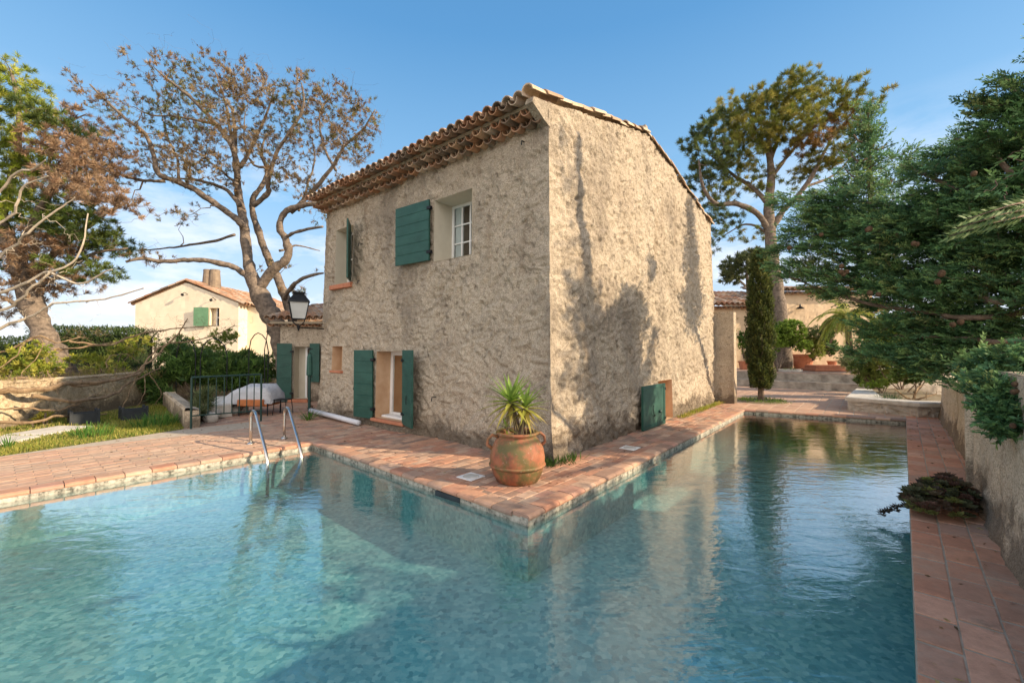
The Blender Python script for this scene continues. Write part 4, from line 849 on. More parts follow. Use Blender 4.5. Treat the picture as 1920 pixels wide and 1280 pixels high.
# ---- bleached bare branches reaching in front of it
T1 = Tree(); Y = 9.8
T1.limb([at(-160, 760, Y), at(-120, 640, Y), at(-60, 500, Y), at(-30, 400, Y)], .10, .05, 8, .02)
for pts in ([(-60, 520), (0, 480), (60, 440), (110, 400), (140, 370)], [(-40, 440), (20, 400), (50, 350), (90, 330)], [(-80, 620), (0, 590), (60, 560), (110, 520), (150, 470), (165, 400)], [(-110, 660), (-20, 630), (60, 590), (120, 565), (200, 560), (270, 540)], [(-70, 560), (20, 540), (90, 500), (150, 520), (210, 505)], [(-40, 420), (10, 350), (60, 320), (85, 300)]):
    T1.limb(poly_at(pts, Y, -.5), .035, .012, 5, .08)
T1.grow(np.vstack([ell(60, 450, 110, 130, Y, .5, 60), ell(130, 560, 110, 50, Y, .4, 40)]), .007, .1, wob=.1)
bt = thing('bare_tree', 'leafless pale branches spreading in from the left edge before the pine', 'tree', tuple(at(-160, 800, Y)*[1, 1, 0])); T1.w.build('branches', M['white_wood'], bt)
# ---- green pine behind the right-hand house
T1 = Tree(); Y = 21
T1.limb([at(1470, 690, Y), at(1462, 600, Y), at(1455, 540, Y), at(1448, 480, Y), at(1444, 430, Y), at(1441, 385, Y), at(1446, 330, Y), at(1440, 270, Y)], .36, .13, 12, .02)
for pts, dY, r0, r1 in [([(1446, 440), (1420, 400), (1385, 382), (1345, 378), (1320, 345), (1310, 300)], -1, .16, .04), ([(1450, 425), (1470, 392), (1505, 352), (1535, 300), (1560, 260)], -.5, .17, .04), ([(1441, 385), (1410, 350), (1370, 320), (1330, 290)], 1, .12, .03), ([(1446, 335), (1480, 290), (1520, 240), (1550, 200)], .8, .10, .03), ([(1444, 300), (1420, 250), (1400, 210)], -.8, .09, .03), ([(1446, 300), (1465, 240), (1475, 180)], .3, .09, .03), ([(1505, 352), (1560, 330), (1600, 290)], 1, .07, .03), ([(1446, 440), (1400, 420), (1360, 440)], .5, .07, .02)]: T1.limb(poly_at(pts, Y, dY), r0, r1, 7, .05)
BL = [(1480, 170, 42, 32, 80, 'g'), (1440, 190, 40, 30, 60, 'g'), (1520, 185, 42, 26, 70, 'g'), (1575, 185, 36, 26, 55, 'g'), (1620, 200, 18, 24, 22, 'g'), (1400, 205, 36, 30, 60, 'g'), (1360, 215, 36, 30, 50, 'g'), (1325, 245, 34, 26, 45, 'd'), (1300, 270, 24, 24, 26, 'd'), (1380, 255, 40, 32, 70, 'g'), (1430, 250, 46, 34, 90, 'g'), (1485, 235, 50, 32, 90, 'g'),
      (1540, 235, 44, 26, 60, 'o'), (1590, 240, 30, 22, 35, 'g'), (1515, 270, 40, 20, 40, 'o'), (1340, 300, 44, 34, 70, 'd'), (1390, 310, 36, 30, 50, 'g'), (1310, 335, 26, 24, 30, 'd'), (1350, 365, 40, 22, 36, 'g'), (1330, 400, 34, 24, 30, 'd'), (1430, 345, 26, 24, 24, 'g'), (1545, 300, 42, 22, 50, 'y'), (1590, 285, 26, 20, 30, 'y'), (1500, 330, 36, 18, 22, 'g'), (1370, 415, 26, 22, 20, 'd'), (1340, 445, 14, 40, 14, 'd'), (1410, 440, 30, 14, 12, 'g')]
pn = thing('pine_tree', 'tall green umbrella pine with a rusty patch standing over the low tiled house', 'tree', tuple(at(1470, 690, Y)))
allT = [(ell(a, b, c, d, Y+rng.uniform(-1.2, 1.2), 1.7, int(n*1.5)), q) for a, b, c, d, n, q in BL]; T = np.vstack([x for x, _ in allT]); T1.grow(T, .02, .2, wob=.07); i0 = 0
PC = {'g': [(.25, .27, .045), (.31, .30, .06), (.17, .20, .035), (.35, .31, .07), (.13, .16, .035)], 'd': [(.10, .14, .04), (.14, .18, .05), (.07, .10, .03)], 'o': [(.30, .16, .05), (.24, .14, .04), (.18, .14, .04)], 'y': [(.20, .18, .03), (.15, .16, .03), (.10, .13, .025)]}
for x, q in allT: d_ = T1.dirs[i0:i0+len(x)]; i0 += len(x); tuft(T1.l, x, d_, 62, .23, .021, PC[q], 1.1, 6, .25)
T1.w.build('trunk', M['bark_grey'], pn, smooth=True); T1.l.build('crown', M['needle'], pn)
# ---- small rounded pine far away
T1 = Tree(); Y = 34; T1.limb([at(1408, 620, Y), at(1404, 560, Y), at(1400, 510, Y)], .2, .08, 6, .02)
for p in ([(1402, 540), (1380, 520), (1365, 500)], [(1402, 530), (1420, 500)]): T1.limb(poly_at(p, Y), .1, .04, 5)
T = np.vstack([ell(1385, 500, 38, 26, Y, 1.6, 150), ell(1412, 485, 26, 22, Y, 1.4, 90), ell(1370, 522, 20, 14, Y, 1., 40)]); T1.grow(T, .03)
pn = thing('pine_tree', 'small round olive green pine far behind the slim cypress', 'tree', tuple(at(1408, 620, Y))); tuft(T1.l, T, T1.dirs, 30, .32, .06, [(.11, .13, .05), (.09, .11, .04), (.14, .15, .06)], 1.1, 8, .3)
T1.w.build('trunk', M['bark_grey'], pn); T1.l.build('crown', M['needle'], pn)

# ---- the big conifer over the right-hand garden wall
CY = [(.085, .17, .06), (.11, .22, .08), (.06, .135, .055), (.14, .25, .09), (.09, .19, .09), (.19, .29, .10), (.05, .11, .045), (.22, .26, .09)]
def cdepth(px): return 8.3-(px-1450)/470*2.6
T1 = Tree()
tb = np.array([8.3, 5.7, 0.0]); T1.limb([tb, tb+[-.1, 0, 1.5], tb+[-.3, -.1, 3.2], tb+[-.5, -.3, 5.2], tb+[-.7, -.5, 7.4], tb+[-.7, -.6, 8.4]], .26, .05, 10, .02)
for pts in ([(1990, 520), (1900, 560), (1810, 535), (1700, 490), (1600, 470), (1500, 460), (1450, 465)], [(1990, 460), (1880, 430), (1780, 420), (1680, 400), (1600, 380), (1520, 370)], [(2000, 620), (1900, 640), (1800, 640), (1700, 640), (1600, 620)], [(2010, 560), (1850, 590), (1700, 570), (1560, 540), (1480, 520)], [(1980, 400), (1900, 330), (1840, 280), (1790, 260)], [(1980, 350), (1920, 250), (1890, 180), (1880, 140)], [(2000, 650), (1930, 690), (1890, 740)], [(1960, 420), (1850, 380), (1760, 340), (1690, 310)]):
    P = [at(p[0], p[1], cdepth(min(p[0], 1925))) for p in pts]; P[0] = np.array([8.3, 6.2, P[0][2]]); T1.limb(P, .048, .014, 6, .06)
BL = [(1480, 450, 40, 26, 60), (1530, 420, 50, 40, 110), (1500, 370, 30, 30, 45), (1560, 370, 45, 35, 90), (1600, 420, 60, 45, 150), (1660, 450, 60, 50, 170), (1550, 490, 60, 40, 130), (1620, 520, 60, 40, 140), (1500, 510, 40, 26, 50), (1700, 520, 60, 50, 160), (1720, 420, 60, 45, 160), (1780, 380, 60, 50, 170), (1690, 390, 40, 26, 60), (1800, 450, 60, 50, 170), (1790, 530, 60, 50, 150), (1870, 480, 60, 60, 180),
      (1860, 380, 60, 60, 170), (1900, 300, 50, 60, 150), (1840, 290, 50, 40, 110), (1790, 300, 40, 30, 60), (1740, 320, 35, 22, 34), (1890, 210, 40, 50, 90), (1930, 150, 40, 60, 70), (1870, 560, 60, 50, 150), (1760, 600, 60, 40, 120), (1680, 600, 50, 34, 80), (1620, 570, 40, 26, 50), (1840, 640, 60, 40, 120), (1740, 660, 50, 34, 90), (1680, 660, 40, 22, 50), (1790, 690, 36, 20, 45), (1900, 640, 50, 50, 120), (1640, 650, 30, 16, 20), (1560, 545, 30, 18, 26), (1940, 420, 40, 120, 160), (2010, 480, 60, 200, 200), (2030, 250, 60, 120, 120)]
allT = []
trk = np.array([7.9, 5.4])
def pads(C, R, m):
    '''flattened foliage pads round the centres C'''
    o = []
    for c in C:
        out = c[:2]-trk; out = out/(np.linalg.norm(out)+1e-6); sd2 = np.array([-out[1], out[0]]); rr = R*rng.uniform(.6, 1.2); u = rng.uniform(-1, 1, (m, 2)); u = u[(u**2).sum(1) < 1]
        o.append(np.stack([c[0]+out[0]*u[:, 0]*rr*1.3+sd2[0]*u[:, 1]*rr*.7, c[1]+out[1]*u[:, 0]*rr*1.3+sd2[1]*u[:, 1]*rr*.7, c[2]+u[:, 0]*rr*.25+rng.normal(size=len(u))*.03-.10*(u[:, 1]**2)*rr*2], 1))
    return np.vstack(o)
for a, b, c, d, n in BL: allT.append(pads(ell(a, b, c, d, cdepth(min(a, 1960))+rng.uniform(-.3, .5), .5, max(3, int(n*(.075 if a < 1640 else .115)))), .28, 16))
for x0_, n in ((4.5, 60),):
    pass
low = np.vstack([ell(1885, 690, 40, 34, 3.9, .3, 90), ell(1890, 745, 34, 28, 3.35, .16, 80), ell(1895, 790, 22, 24, 3.2, .12, 50), ell(1850, 720, 24, 14, 3.7, .16, 26)])
T = np.vstack(allT+[low]); T1.limb([np.array([8.3, 6.2, 2.0]), at(1990, 640, 4.8), at(1920, 670, 4.1), at(1895, 740, 3.4), at(1895, 800, 3.2)], .06, .012, 6, .03)
# the part of the crown outside the picture that shades wall and pool
def clus(c, r, m, k): return np.vstack([np.array(c)+unit(jit(1))*rng.uniform(.3, 1)**.5*np.array(r)+jit(k, .13) for _ in range(m)])
off = np.vstack([clus(c, r, m, k) for c, r, m, k in [((7.9, 5.0, 4.0), (1.4, .8, 1.2), 14, 6), ((7.0, 5.1, 3.6), (.9, .5, 1.0), 8, 6), ((7.6, 4.9, 2.8), (1.0, .5, .5), 5, 6), ((9.2, 6.6, 4.0), (1.7, 1.4, 1.8), 20, 6), ((7.7, 5.0, 6.0), (.4, .4, 1.0), 7, 5), ((4.6, 2.4, 1.9), (1.5, .9, .7), 17, 8), ((7.3, 4.9, 7.6), (.12, .12, .6), 3, 4), ((6.6, 3.2, 2.4), (1.5, 1.0, .9), 13, 8)]])
off = off[(off[:, 0] > 1.45*off[:, 1]) | (off[:, 1] > 4.7)]
for p_ in ([(8.0, 5.4, 2.4), (7.2, 5.0, 3.1), (6.3, 4.6, 3.4), (5.9, 4.4, 4.0)], [(7.8, 5.3, 4.2), (8.6, 5.8, 5.0), (9.2, 6.6, 5.6)], [(7.9, 5.4, 3.2), (8.9, 5.9, 3.9), (9.8, 6.9, 4.2)], [(8.0, 5.5, 2.0), (7.6, 4.4, 2.9), (7.0, 3.4, 3.2)]): T1.limb([np.array(q) for q in p_], .075, .03, 6, .05)
T1.grow(off, .016, .1); doff = T1.dirs.copy(); T1.grow(T, .009, .12, wob=.06)
ct = thing('conifer', 'large dark green cypress with round cones hanging over the right garden wall', 'tree', tuple(tb))
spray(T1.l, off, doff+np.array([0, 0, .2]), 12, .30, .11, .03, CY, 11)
dj = T1.dirs
og = T[:, :2]-trk; og = np.hstack([unit(np.hstack([og, np.zeros((len(og), 1))]))[:, :2], np.full((len(og), 1), .15)])
for q in range(4):
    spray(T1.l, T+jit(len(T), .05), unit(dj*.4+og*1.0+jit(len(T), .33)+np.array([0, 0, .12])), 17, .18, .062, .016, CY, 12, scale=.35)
# two light sprays close to the camera
for (px, py, Yn) in ((1905, 392, 2.1), (1885, 410, 2.15), (1870, 425, 2.2)):
    b_ = at(px+70, py-25, Yn); t_ = at(px-90, py+18, Yn-.1); ax = t_-b_; T1.w.tube([b_, (b_+t_)/2+[0, 0, .01], t_], [.006, .004, .002], 5)
    k = 16; f = np.linspace(.1, 1, k)[:, None]; pts = b_+ax*f
    for sgn in (-1, 1):
        d_ = unit(unit(ax[None])*1.0+np.array([[0, .2, .55*sgn]])+jit(k, .08)); T1.l.blades(pts, d_, .075*(1.2-f[:, 0]*.5), .014, np.tile((.16, .24, .09), (k, 1)), mid=.4)
        T1.l.blades(pts+d_*.02, unit(d_+unit(ax[None])*.8), .05, .012, np.tile((.19, .27, .10), (k, 1)), mid=.4)
T1.limb([np.array([8.3, 6.2, 3.0]), at(2100, 340, 3.2), at(1975, 368, 2.15)], .03, .006, 5, .0)
T1.w.build('trunk', M['bark'], ct, smooth=True); T1.l.build('crown', M['leaf_dark'], ct)
for (px, py, k) in ((1826, 326, 1), (1622, 436, 2), (1585, 508, 4), (1760, 520, 3), (1640, 546, 2), (1712, 455, 2), (1898, 728, 3), (1905, 800, 2), (1795, 612, 2), (1540, 440, 1), (1480, 465, 1)):
    for q in range(k):
        Yc = (cdepth(px)-.75) if py < 700 else 2.95
        c = at(px+rng.uniform(-9, 9)*(k > 1), py+rng.uniform(-9, 9)*(k > 1), Yc); b = MB(); r_ = .040*rng.uniform(.85, 1.1)*(Yc/6 if py > 700 else 1)
        b.ball(c, r_, 10, None, (1, 1, 1.1)); 
        o = b.build('cone', M['cone'] if 'cone' in M else M.setdefault('cone', basic('cone_scales', (.05, .028, .014), (.16, .095, .05), 40, .9, .01)), ct, smooth=True)
# ---- second conifer with a thin leader behind it
T1 = Tree(); Yb = 10.5
T1.limb([at(1800, 690, 12.4)*[1, 1, 0], at(1790, 640, 12.2), at(1690, 540, 11.2), at(1645, 450, Yb), at(1632, 370, Yb), at(1626, 280, Yb), at(1628, 205, Yb)], .12, .02, 8, .02)
for k in range(16):
    f = k/16; py = 230+260*f; w_ = 18+60*f**.8; sg = 1 if k % 2 else -1
    T1.limb([at(1630+8*f, py, Yb), at(1630+sg*w_*.6, py+4, Yb+rng.uniform(-.4, .4)), at(1630+sg*w_, py-10, Yb+rng.uniform(-.7, .7))], .03, .01, 5, .02)
T = np.vstack([ell(1628, 210, 10, 18, Yb, .2, 16), ell(1625, 250, 24, 22, Yb, .35, 40), ell(1622, 300, 34, 26, Yb, .5, 60), ell(1650, 345, 50, 20, Yb, .6, 46), ell(1590, 350, 40, 22, Yb, .6, 50), ell(1640, 400, 70, 30, Yb, .9, 110), ell(1610, 440, 90, 40, Yb, .9, 120), ell(1690, 300, 34, 10, Yb, .3, 12), ell(1705, 290, 14, 10, Yb, .3, 8)])
T1.grow(T, .010, .1); c2 = thing('conifer', 'slender young conifer with a thin upright leader seen between pine and big cypress', 'tree', tuple(at(1800, 690, 12.4)*[1, 1, 0]))
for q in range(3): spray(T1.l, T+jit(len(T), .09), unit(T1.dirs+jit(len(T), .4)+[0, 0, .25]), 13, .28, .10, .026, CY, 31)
T1.w.build('trunk', M['bark'], c2); T1.l.build('crown', M['leaf_dark'], c2)
# ---- columnar cypress by the far pool end
cb = gr(1427, 752); cyp = thing('cypress', 'slim columnar cypress on a short bare stem at the far end of the pool', 'tree', tuple(cb)); b = MB(); b.tube([cb, cb+[0, 0, .5], cb+[.02, 0, 1.0], cb+[0, 0, 4.2]], [.10, .085, .06, .02], 8); b.build('trunk', M['bark'], cyp)
n = 5200; z = rng.uniform(.42, 4.75, n); f = (z-.42)/4.33; R_ = .385*(1-.9*f**9)**.5*(1-.30*(1-f)**5)*(.86+.14*np.cos(f*3)); an = rng.uniform(0, 2*math.pi, n); R2 = R_*(1+.16*np.sin(an*5+z*6)+.10*np.sin(z*11+an*2))*rng.uniform(.65, 1.03, n)
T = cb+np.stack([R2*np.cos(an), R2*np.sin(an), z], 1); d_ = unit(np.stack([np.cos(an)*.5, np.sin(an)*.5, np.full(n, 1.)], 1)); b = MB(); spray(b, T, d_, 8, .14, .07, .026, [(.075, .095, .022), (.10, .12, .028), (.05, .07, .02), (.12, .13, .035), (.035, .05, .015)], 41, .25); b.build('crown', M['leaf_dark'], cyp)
# ================================================================== left garden
def wall_line(name, label, cat, pts, zb, zt, th, mat, amp=.03, seed=0, cap=None, group=None, step=.06):
    """free-standing rendered wall along a polyline (world xy); rough on the first side"""
    mb = MB(); pts = [np.array(p, float) for p in pts]
    for p, q in zip(pts[:-1], pts[1:]):
        d = q-p; Ln = np.linalg.norm(d); d /= Ln; nrm = np.array([d[1], -d[0]])
        F2 = lambda P, p=p, d=d, nrm=nrm: np.stack([p[0]+d[0]*P[:, 0]+nrm[0]*P[:, 1], p[1]+d[1]*P[:, 0]+nrm[1]*P[:, 1], P[:, 2]], 1)
        tf = (lambda u, Ln=Ln: zt+.05*vn(np.stack([np.ravel(u), np.ravel(u)*0, np.ravel(u)*0], 1), .5, seed).reshape(np.shape(u)))
        grid_wall(mb, F2, 0, Ln, zb, tf, 0, 1, [], step, amp, None, seed)
        mb.box(0, Ln, -th, -.002, zb, zt-.05, F2); mb.add(F2(np.array([(0, .02, zt-.03), (Ln, .02, zt-.03), (Ln, -.1*th, zt+.02), (0, -.1*th, zt+.02), (0, -th, zt-.04), (Ln, -th, zt-.04)])), [[0, 1, 2, 3], [3, 2, 5, 4]])
        mb.add(F2(np.array([(0, .03, zb), (0, -th, zb), (0, -th, zt), (0, .03, zt)])), [[0, 1, 2, 3]])
    return tag(mb.build(name, mat, smooth=False), label, cat, group)
wall_line('garden_wall', 'weathered tan garden wall behind the lawn with vines over its top', 'wall', [(-8.9, 1.5), (-10.4, 8.65), (-11.45, 13.8)], -.05, .95, .4, M['stucco_left'], .05, 5)
wall_line('retaining_wall', 'low rear garden wall behind the leafy bush and railing', 'wall', [(-11.4, 13.9), (-7.4, 14.9)], -.05, .62, .4, M['stucco_left'], .05, 6)
# raised bed behind the wall
rb = MB(); rb.add([(-10.65, 1.5, .86), (-10.65, 8.6, .86), (-11.6, 14.1, .80), (-7.4, 15.2, .55), (-4, 15.4, .4), (-4, 40, .8), (-60, 60, 1.0), (-60, 1, .9)], [list(range(8))[::-1]]); tag(rb.build('terrace_ground', M['earth']), kind='structure')
wall_line('low_wall', 'low grey plastered side wall stepping down beside the lawn', 'wall', [(-10.0, 12.3), (-6.74, 8.82)], -.05, .40, .26, M['stucco_garden'], .02, 8)
b = MB(); Q = [(-8.6, 12.3), (-6.55, 9.15), (-5.95, 9.7), (-7.9, 12.9)]
b.poly_prism([(-8.5, 12.1), (-7.1, 10.1), (-6.8, 10.4), (-8.0, 12.4)], .0, .30, None, .02); tag(b.build('stone_ledge', M['slab']), 'flat pale stone ledge topping the low wall by the railing', 'ledge')
def rock(mb, c, r, sq, seed):
    n = 10; m = 6; V = []
    for i in range(m+1):
        ph = math.pi*i/m
        for k in range(n): an = 2*math.pi*k/n; V.append((math.sin(ph)*math.cos(an), math.sin(ph)*math.sin(an), -math.cos(ph)))
    V = np.array(V); V = np.sign(V)*np.abs(V)**.7; V *= (1+.22*vn(V, .8, seed))[:, None]; V = V*r*np.array(sq)+np.array(c)
    mb.add(V, [[i*n+k, i*n+(k+1) % n, (i+1)*n+(k+1) % n, (i+1)*n+k] for i in range(m) for k in range(n)])
labs = ['rounded pale edging stone nearest the railing post', 'second pale edging stone from the railing post', 'middle pale edging stone under the railing', 'fourth pale edging stone from the railing post', 'pale edging stone beside the grey covered barbecue']
for k, (px, py) in enumerate([(392, 792), (402, 783), (418, 779), (437, 777), (452, 774)]):
    c = gr(px, py); b = MB(); rock(b, c+[0, .05, .10], .15, (1.0, .8, .75), 60+k); tag(b.build('edging_stone', M['stone'], smooth=True), labs[k], 'stone', 'pale stones edging the bed under the railing')
# railing
rl = thing('railing', 'dark green iron railing standing before the grey covered barbecue', 'railing', (-6.6, 8.8, 0)); ra, rb_ = np.array([-6.58, 8.78, 0]), np.array([-5.70, 9.72, 0])
b = MB(); b.tube([ra+[0, 0, 1.05], rb_+[0, 0, 1.06]], .022, 6); b.build('top_rail', M['iron_green'], rl); b = MB(); b.tube([ra+[0, 0, .26], rb_+[0, 0, .24]], .014, 6); b.build('bottom_rail', M['iron_green'], rl)
for k in range(10):
    f = k/9; p = ra+(rb_-ra)*f; post = k in (0, 9); b = MB(); b.tube([p+[0, 0, 0 if post else .25], p+[0, 0, 1.05]], .021 if post else .010, 6); b.build('post' if post else 'bar', M['iron_green'], rl)
# covered barbecue and stool
bb = thing('barbecue', 'grey tarpaulin draped over a barbecue table behind the green railing', 'barbecue', (-6.6, 11.0, 0)); b = MB()
rows = [(-.98, .02, .05), (-.8, .17, .16), (-.6, .36, .28), (-.42, .56, .36), (-.25, .68, .38), (-.05, .74, .39), (.3, .77, .40), (.55, .75, .38), (.66, .62, .36), (.70, .40, .33), (.71, .30, .30)]
V = []; n_ = 12
for x, h, w in rows:
    for k in range(n_):
        a = math.pi*k/(n_-1); fold = 1+.06*math.sin(k*2.3+x*7); V.append((-6.65+x, 10.9-math.cos(a)*w*fold, max(0, .28 if x > -.35 else .0)*(1 if k in (0, n_-1) else 1)*1.0+(h-(.28 if x > -.35 else 0))*(.85*math.sin(a)**.42+.15*abs(math.sin(a*2.5)))*fold))
b.add(V, [[i*n_+k, i*n_+k+1, (i+1)*n_+k+1, (i+1)*n_+k] for i in range(len(rows)-1) for k in range(n_-1)]); b.build('cover', M['cover'], bb, smooth=True)
b = MB(); b.box(-6.75, -6.05, 10.55, 11.15, .22, .30, bev=.01); b.build('shelf', M['orange_wood'], bb)
b = MB(); b.box(-6.72, -6.10, 10.46, 10.56, .24, .40, bev=.01); b.build('drawer_front', M['orange_wood'], bb)
for x, y in ((-6.7, 10.5), (-6.0, 10.5), (-6.7, 11.1), (-6.0, 11.1)): b = MB(); b.tube([(x, y, 0), (x, y, .30)], .014, 6); b.build('leg', M['iron'], bb)
ch = thing('stool', 'small black metal stool frame beside the covered barbecue', 'stool', (-5.75, 10.8, 0))
for x, y in ((-.14, -.14), (.14, -.14), (.14, .14), (-.14, .14)): b = MB(); b.tube([(-5.78+x*1.2, 10.8+y*1.2, 0), (-5.78+x, 10.8+y, .36)], .010, 5); b.build('leg', M['iron'], ch)
b = MB(); b.box(-5.94, -5.62, 10.64, 10.96, .36, .385, bev=.006); b.build('seat', M['iron'], ch)
# stepping slabs on the lawn, crates
SLB = [('broad pale stepping slab nearest the left picture edge', -9.0, 6.35), ('pale stepping slab in the lawn between two grass gaps', -9.05, 7.45), ('pale stepping slab furthest along the lawn beside the grass tuft', -9.15, 8.5)]
for k, (lab, x, y) in enumerate(SLB):
    b = MB(); w = .38; tag(b.poly_prism([(x-w, y-.50), (x+w, y-.46), (x+w-.03, y+.48), (x-w+.02, y+.5)], -.05, .03, None, .02).build('stepping_stone', M['slab']), lab, 'slab', 'stepping slabs across the lawn')
def crate(p, yaw, lab):
    t = thing('planter_box', lab, 'planter', (p[0], p[1], -.02), 'black plastic boxes on the lawn'); ca, sa = math.cos(yaw), math.sin(yaw)
    F3 = lambda P: np.stack([p[0]+ca*P[:, 0]-sa*P[:, 1], p[1]+sa*P[:, 0]+ca*P[:, 1], P[:, 2]-.02], 1); b = MB()
    b.box(-.22, .22, -.17, -.15, 0, .27, F3, bev=.004); b.box(-.22, .22, .15, .17, 0, .27, F3, bev=.004); b.box(-.22, -.20, -.15, .15, 0, .27, F3); b.box(.20, .22, -.15, .15, 0, .27, F3); b.box(-.20, .20, -.15, .15, .0, .02, F3)
    b.build('body', M['black_plastic'], t)
    for sx in (-1, 1):
        for sy in (-1, 1): q = MB(); q.box(sx*.21-.025, sx*.21+.025, sy*.16-.025, sy*.16+.025, 0, .33, F3, bev=.008); q.build('corner_post', M['black_plastic'], t)
    q = MB(); q.box(-.19, .19, -.14, .14, .02, .22, F3); q.build('soil', M['earth'], t)
crate(gr(157, 794)[:2], .9, 'black plastic planter box nearer the left edge on the lawn'); crate(gr(228, 790)[:2]+[0, .3], .9, 'black plastic planter box nearer the low side wall on the lawn')

def inpoly(x, y, P):
    r = np.zeros(len(x), bool)
    for i in range(len(P)):
        x0, y0 = P[i]; x1, y1 = P[(i+1) % len(P)]; c = ((y0 > y) != (y1 > y)) & (x < (x1-x0)*(y-y0)/(y1-y0+1e-12)+x0); r ^= c
    return r
LG = [(.30, .30, .05), (.22, .26, .04), (.36, .33, .08), (.16, .22, .035), (.42, .36, .12)]
x = rng.uniform(-10.6, -6.6, 60000); y = rng.uniform(2.5, 13.8, 60000); k = inpoly(x, y, lp)
for _, sx, sy in SLB: k &= ~((np.abs(x-sx) < .36) & (np.abs(y-sy) < .48))
G_ = np.stack([x[k], y[k], np.full(k.sum(), -.02)], 1); b = MB(); n = len(G_); hh = .05+.05*np.clip(vn(G_, .6, 3)+.4, 0, 1); b.blades(G_, unit(jit(n, .45)+[0, 0, 1]), hh*rng.uniform(.6, 1.4, n), np.full(n, .013), pal(G_, LG, 4, .9)); tag(b.build('lawn_grass', M['leaf'], origin=(-9, 8, 0)), 'short yellowish grass of the small lawn', 'grass', kind='stuff')
def grass_tuft(name, lab, c, r, n, ln, cols, group=None, cat='plant', wd=.016, sp=.5):
    b = MB(); an = rng.uniform(0, 6.28, n); rr = np.sqrt(rng.uniform(0, 1, n))*r
    for i in range(n):
        d = np.array([math.cos(an[i])*sp*rr[i]/r+rng.normal()*.15, math.sin(an[i])*sp*rr[i]/r+rng.normal()*.15, 1.]); strap(b, (c[0]+rr[i]*math.cos(an[i]), c[1]+rr[i]*math.sin(an[i]), c[2]), d, ln*rng.uniform(.6, 1.2), wd, np.array(cols[rng.integers(len(cols))])*rng.uniform(.8, 1.2), rng.uniform(.2, .9), 4)
    return tag(b.build(name, M['leaf'], origin=c), lab, cat, group)
GG = [(.08, .20, .03), (.12, .25, .04), (.06, .15, .03), (.16, .28, .06)]
grass_tuft('iris_clump', 'spreading clump of green iris leaves before the nearer black planter box', tuple(gr(172, 816)), .30, 110, .24, GG, wd=.018); grass_tuft('iris_clump', 'dense dark green leaf clump against the low side wall', tuple(gr(296, 797)), .42, 200, .30, GG, wd=.020)
grass_tuft('grass_tuft', 'small green tuft in the gap between stepping slabs', tuple(gr(14, 838)), .06, 26, .22, GG)
def bush(name, lab, blobs, k, ln, wd, cols, cat='bush', stems=6, base=None, seed=1, kind='blade', group=None, spread=1.0, mat='leaf', up=.3, wood='bark'):
    """blobs: (px,py,rx,ry,Y,dY,n)"""
    T = np.vstack([ell(*q) for q in blobs]); base = np.array(base if base is not None else [T[:, 0].mean(), T[:, 1].mean(), max(0, T[:, 2].min()-.3)]); t_ = Tree()
    for i in range(stems):
        q = T[rng.integers(len(T))]; t_.limb([base+jit(1, .04)[0]*[1, 1, 0], base+(q-base)*.5+jit(1, .05)[0], base+(q-base)*.85], .02, .008, 5, .02, 3)
    t_.grow(T, .004, .1, 3, 3); tuft(t_.l, T, t_.dirs, k, ln, wd, cols, spread, seed, up); r = thing(name, lab, cat, tuple(base), group)
    t_.w.build('branches', M[wood], r); t_.l.build('leaves', M[mat], r); return r
DG = [(.09, .17, .035), (.13, .23, .05), (.06, .12, .03), (.17, .27, .06), (.10, .19, .07)]
YG = [(.36, .36, .04), (.28, .32, .04), (.42, .40, .08), (.20, .26, .04), (.40, .34, .10)]
bush('bush', 'broad bush of narrow green leaves behind the railing and lower garden wall', [(330, 690, 34, 30, 13.6, .5, 170), (285, 715, 24, 20, 13.2, .4, 90), (300, 745, 14, 22, 12.9, .3, 60), (375, 690, 40, 34, 13.9, .5, 230), (430, 700, 40, 34, 14, .5, 240), (478, 700, 26, 36, 14.2, .4, 130), (330, 660, 30, 16, 14, .4, 90)], 16, .24, .035, DG, seed=2)
bush('bush', 'dark leafy shrub under the garden arches beside the tree trunk', [(400, 672, 40, 16, 15.0, .5, 120), (460, 675, 34, 18, 15.2, .5, 120), (510, 690, 20, 30, 15.2, .4, 60)], 16, .22, .035, [(.08, .13, .03), (.11, .18, .04), (.15, .22, .06)], seed=3)
bush('spiky_plant', 'grey spiky plant rising behind the left half of the railing', [(385, 745, 20, 18, 9.8, .2, 26), (375, 770, 16, 14, 9.5, .2, 20)], 26, .22, .016, [(.10, .13, .05), (.14, .17, .07)], cat='plant', stems=3, seed=4)
bush('bush', 'bright yellow green shrub at the left edge above the garden wall', [(20, 690, 40, 24, 10.6, .5, 120), (70, 660, 24, 24, 10.8, .4, 60), (90, 690, 30, 16, 10.4, .4, 60), (20, 660, 26, 14, 10.9, .4, 30), (30, 730, 30, 12, 10.2, .3, 40)], 16, .10, .03, YG, seed=5)
bush('bush', 'sparse yellow shrub sprawling on the terrace right of the leaning trunk', [(170, 672, 50, 10, 12.5, .5, 50), (235, 655, 26, 18, 13.5, .5, 70), (200, 690, 44, 12, 12, .5, 50), (265, 640, 20, 12, 14, .5, 34)], 14, .12, .03, YG, seed=6)
bush('bush', 'small yellow bush growing at the foot of the tan garden wall', [(82, 783, 13, 14, 9.3, .15, 50)], 16, .09, .018, [(.45, .38, .05), (.38, .36, .06)], stems=4, seed=7, base=gr(80, 800))
bush('bush', 'light green shrub growing round the garden arches', [(340, 640, 24, 16, 15.8, .4, 60), (420, 630, 26, 16, 15.8, .4, 70), (395, 650, 30, 14, 15.6, .4, 60)], 14, .14, .03, [(.16, .24, .04), (.24, .28, .05), (.10, .17, .04)], seed=8)
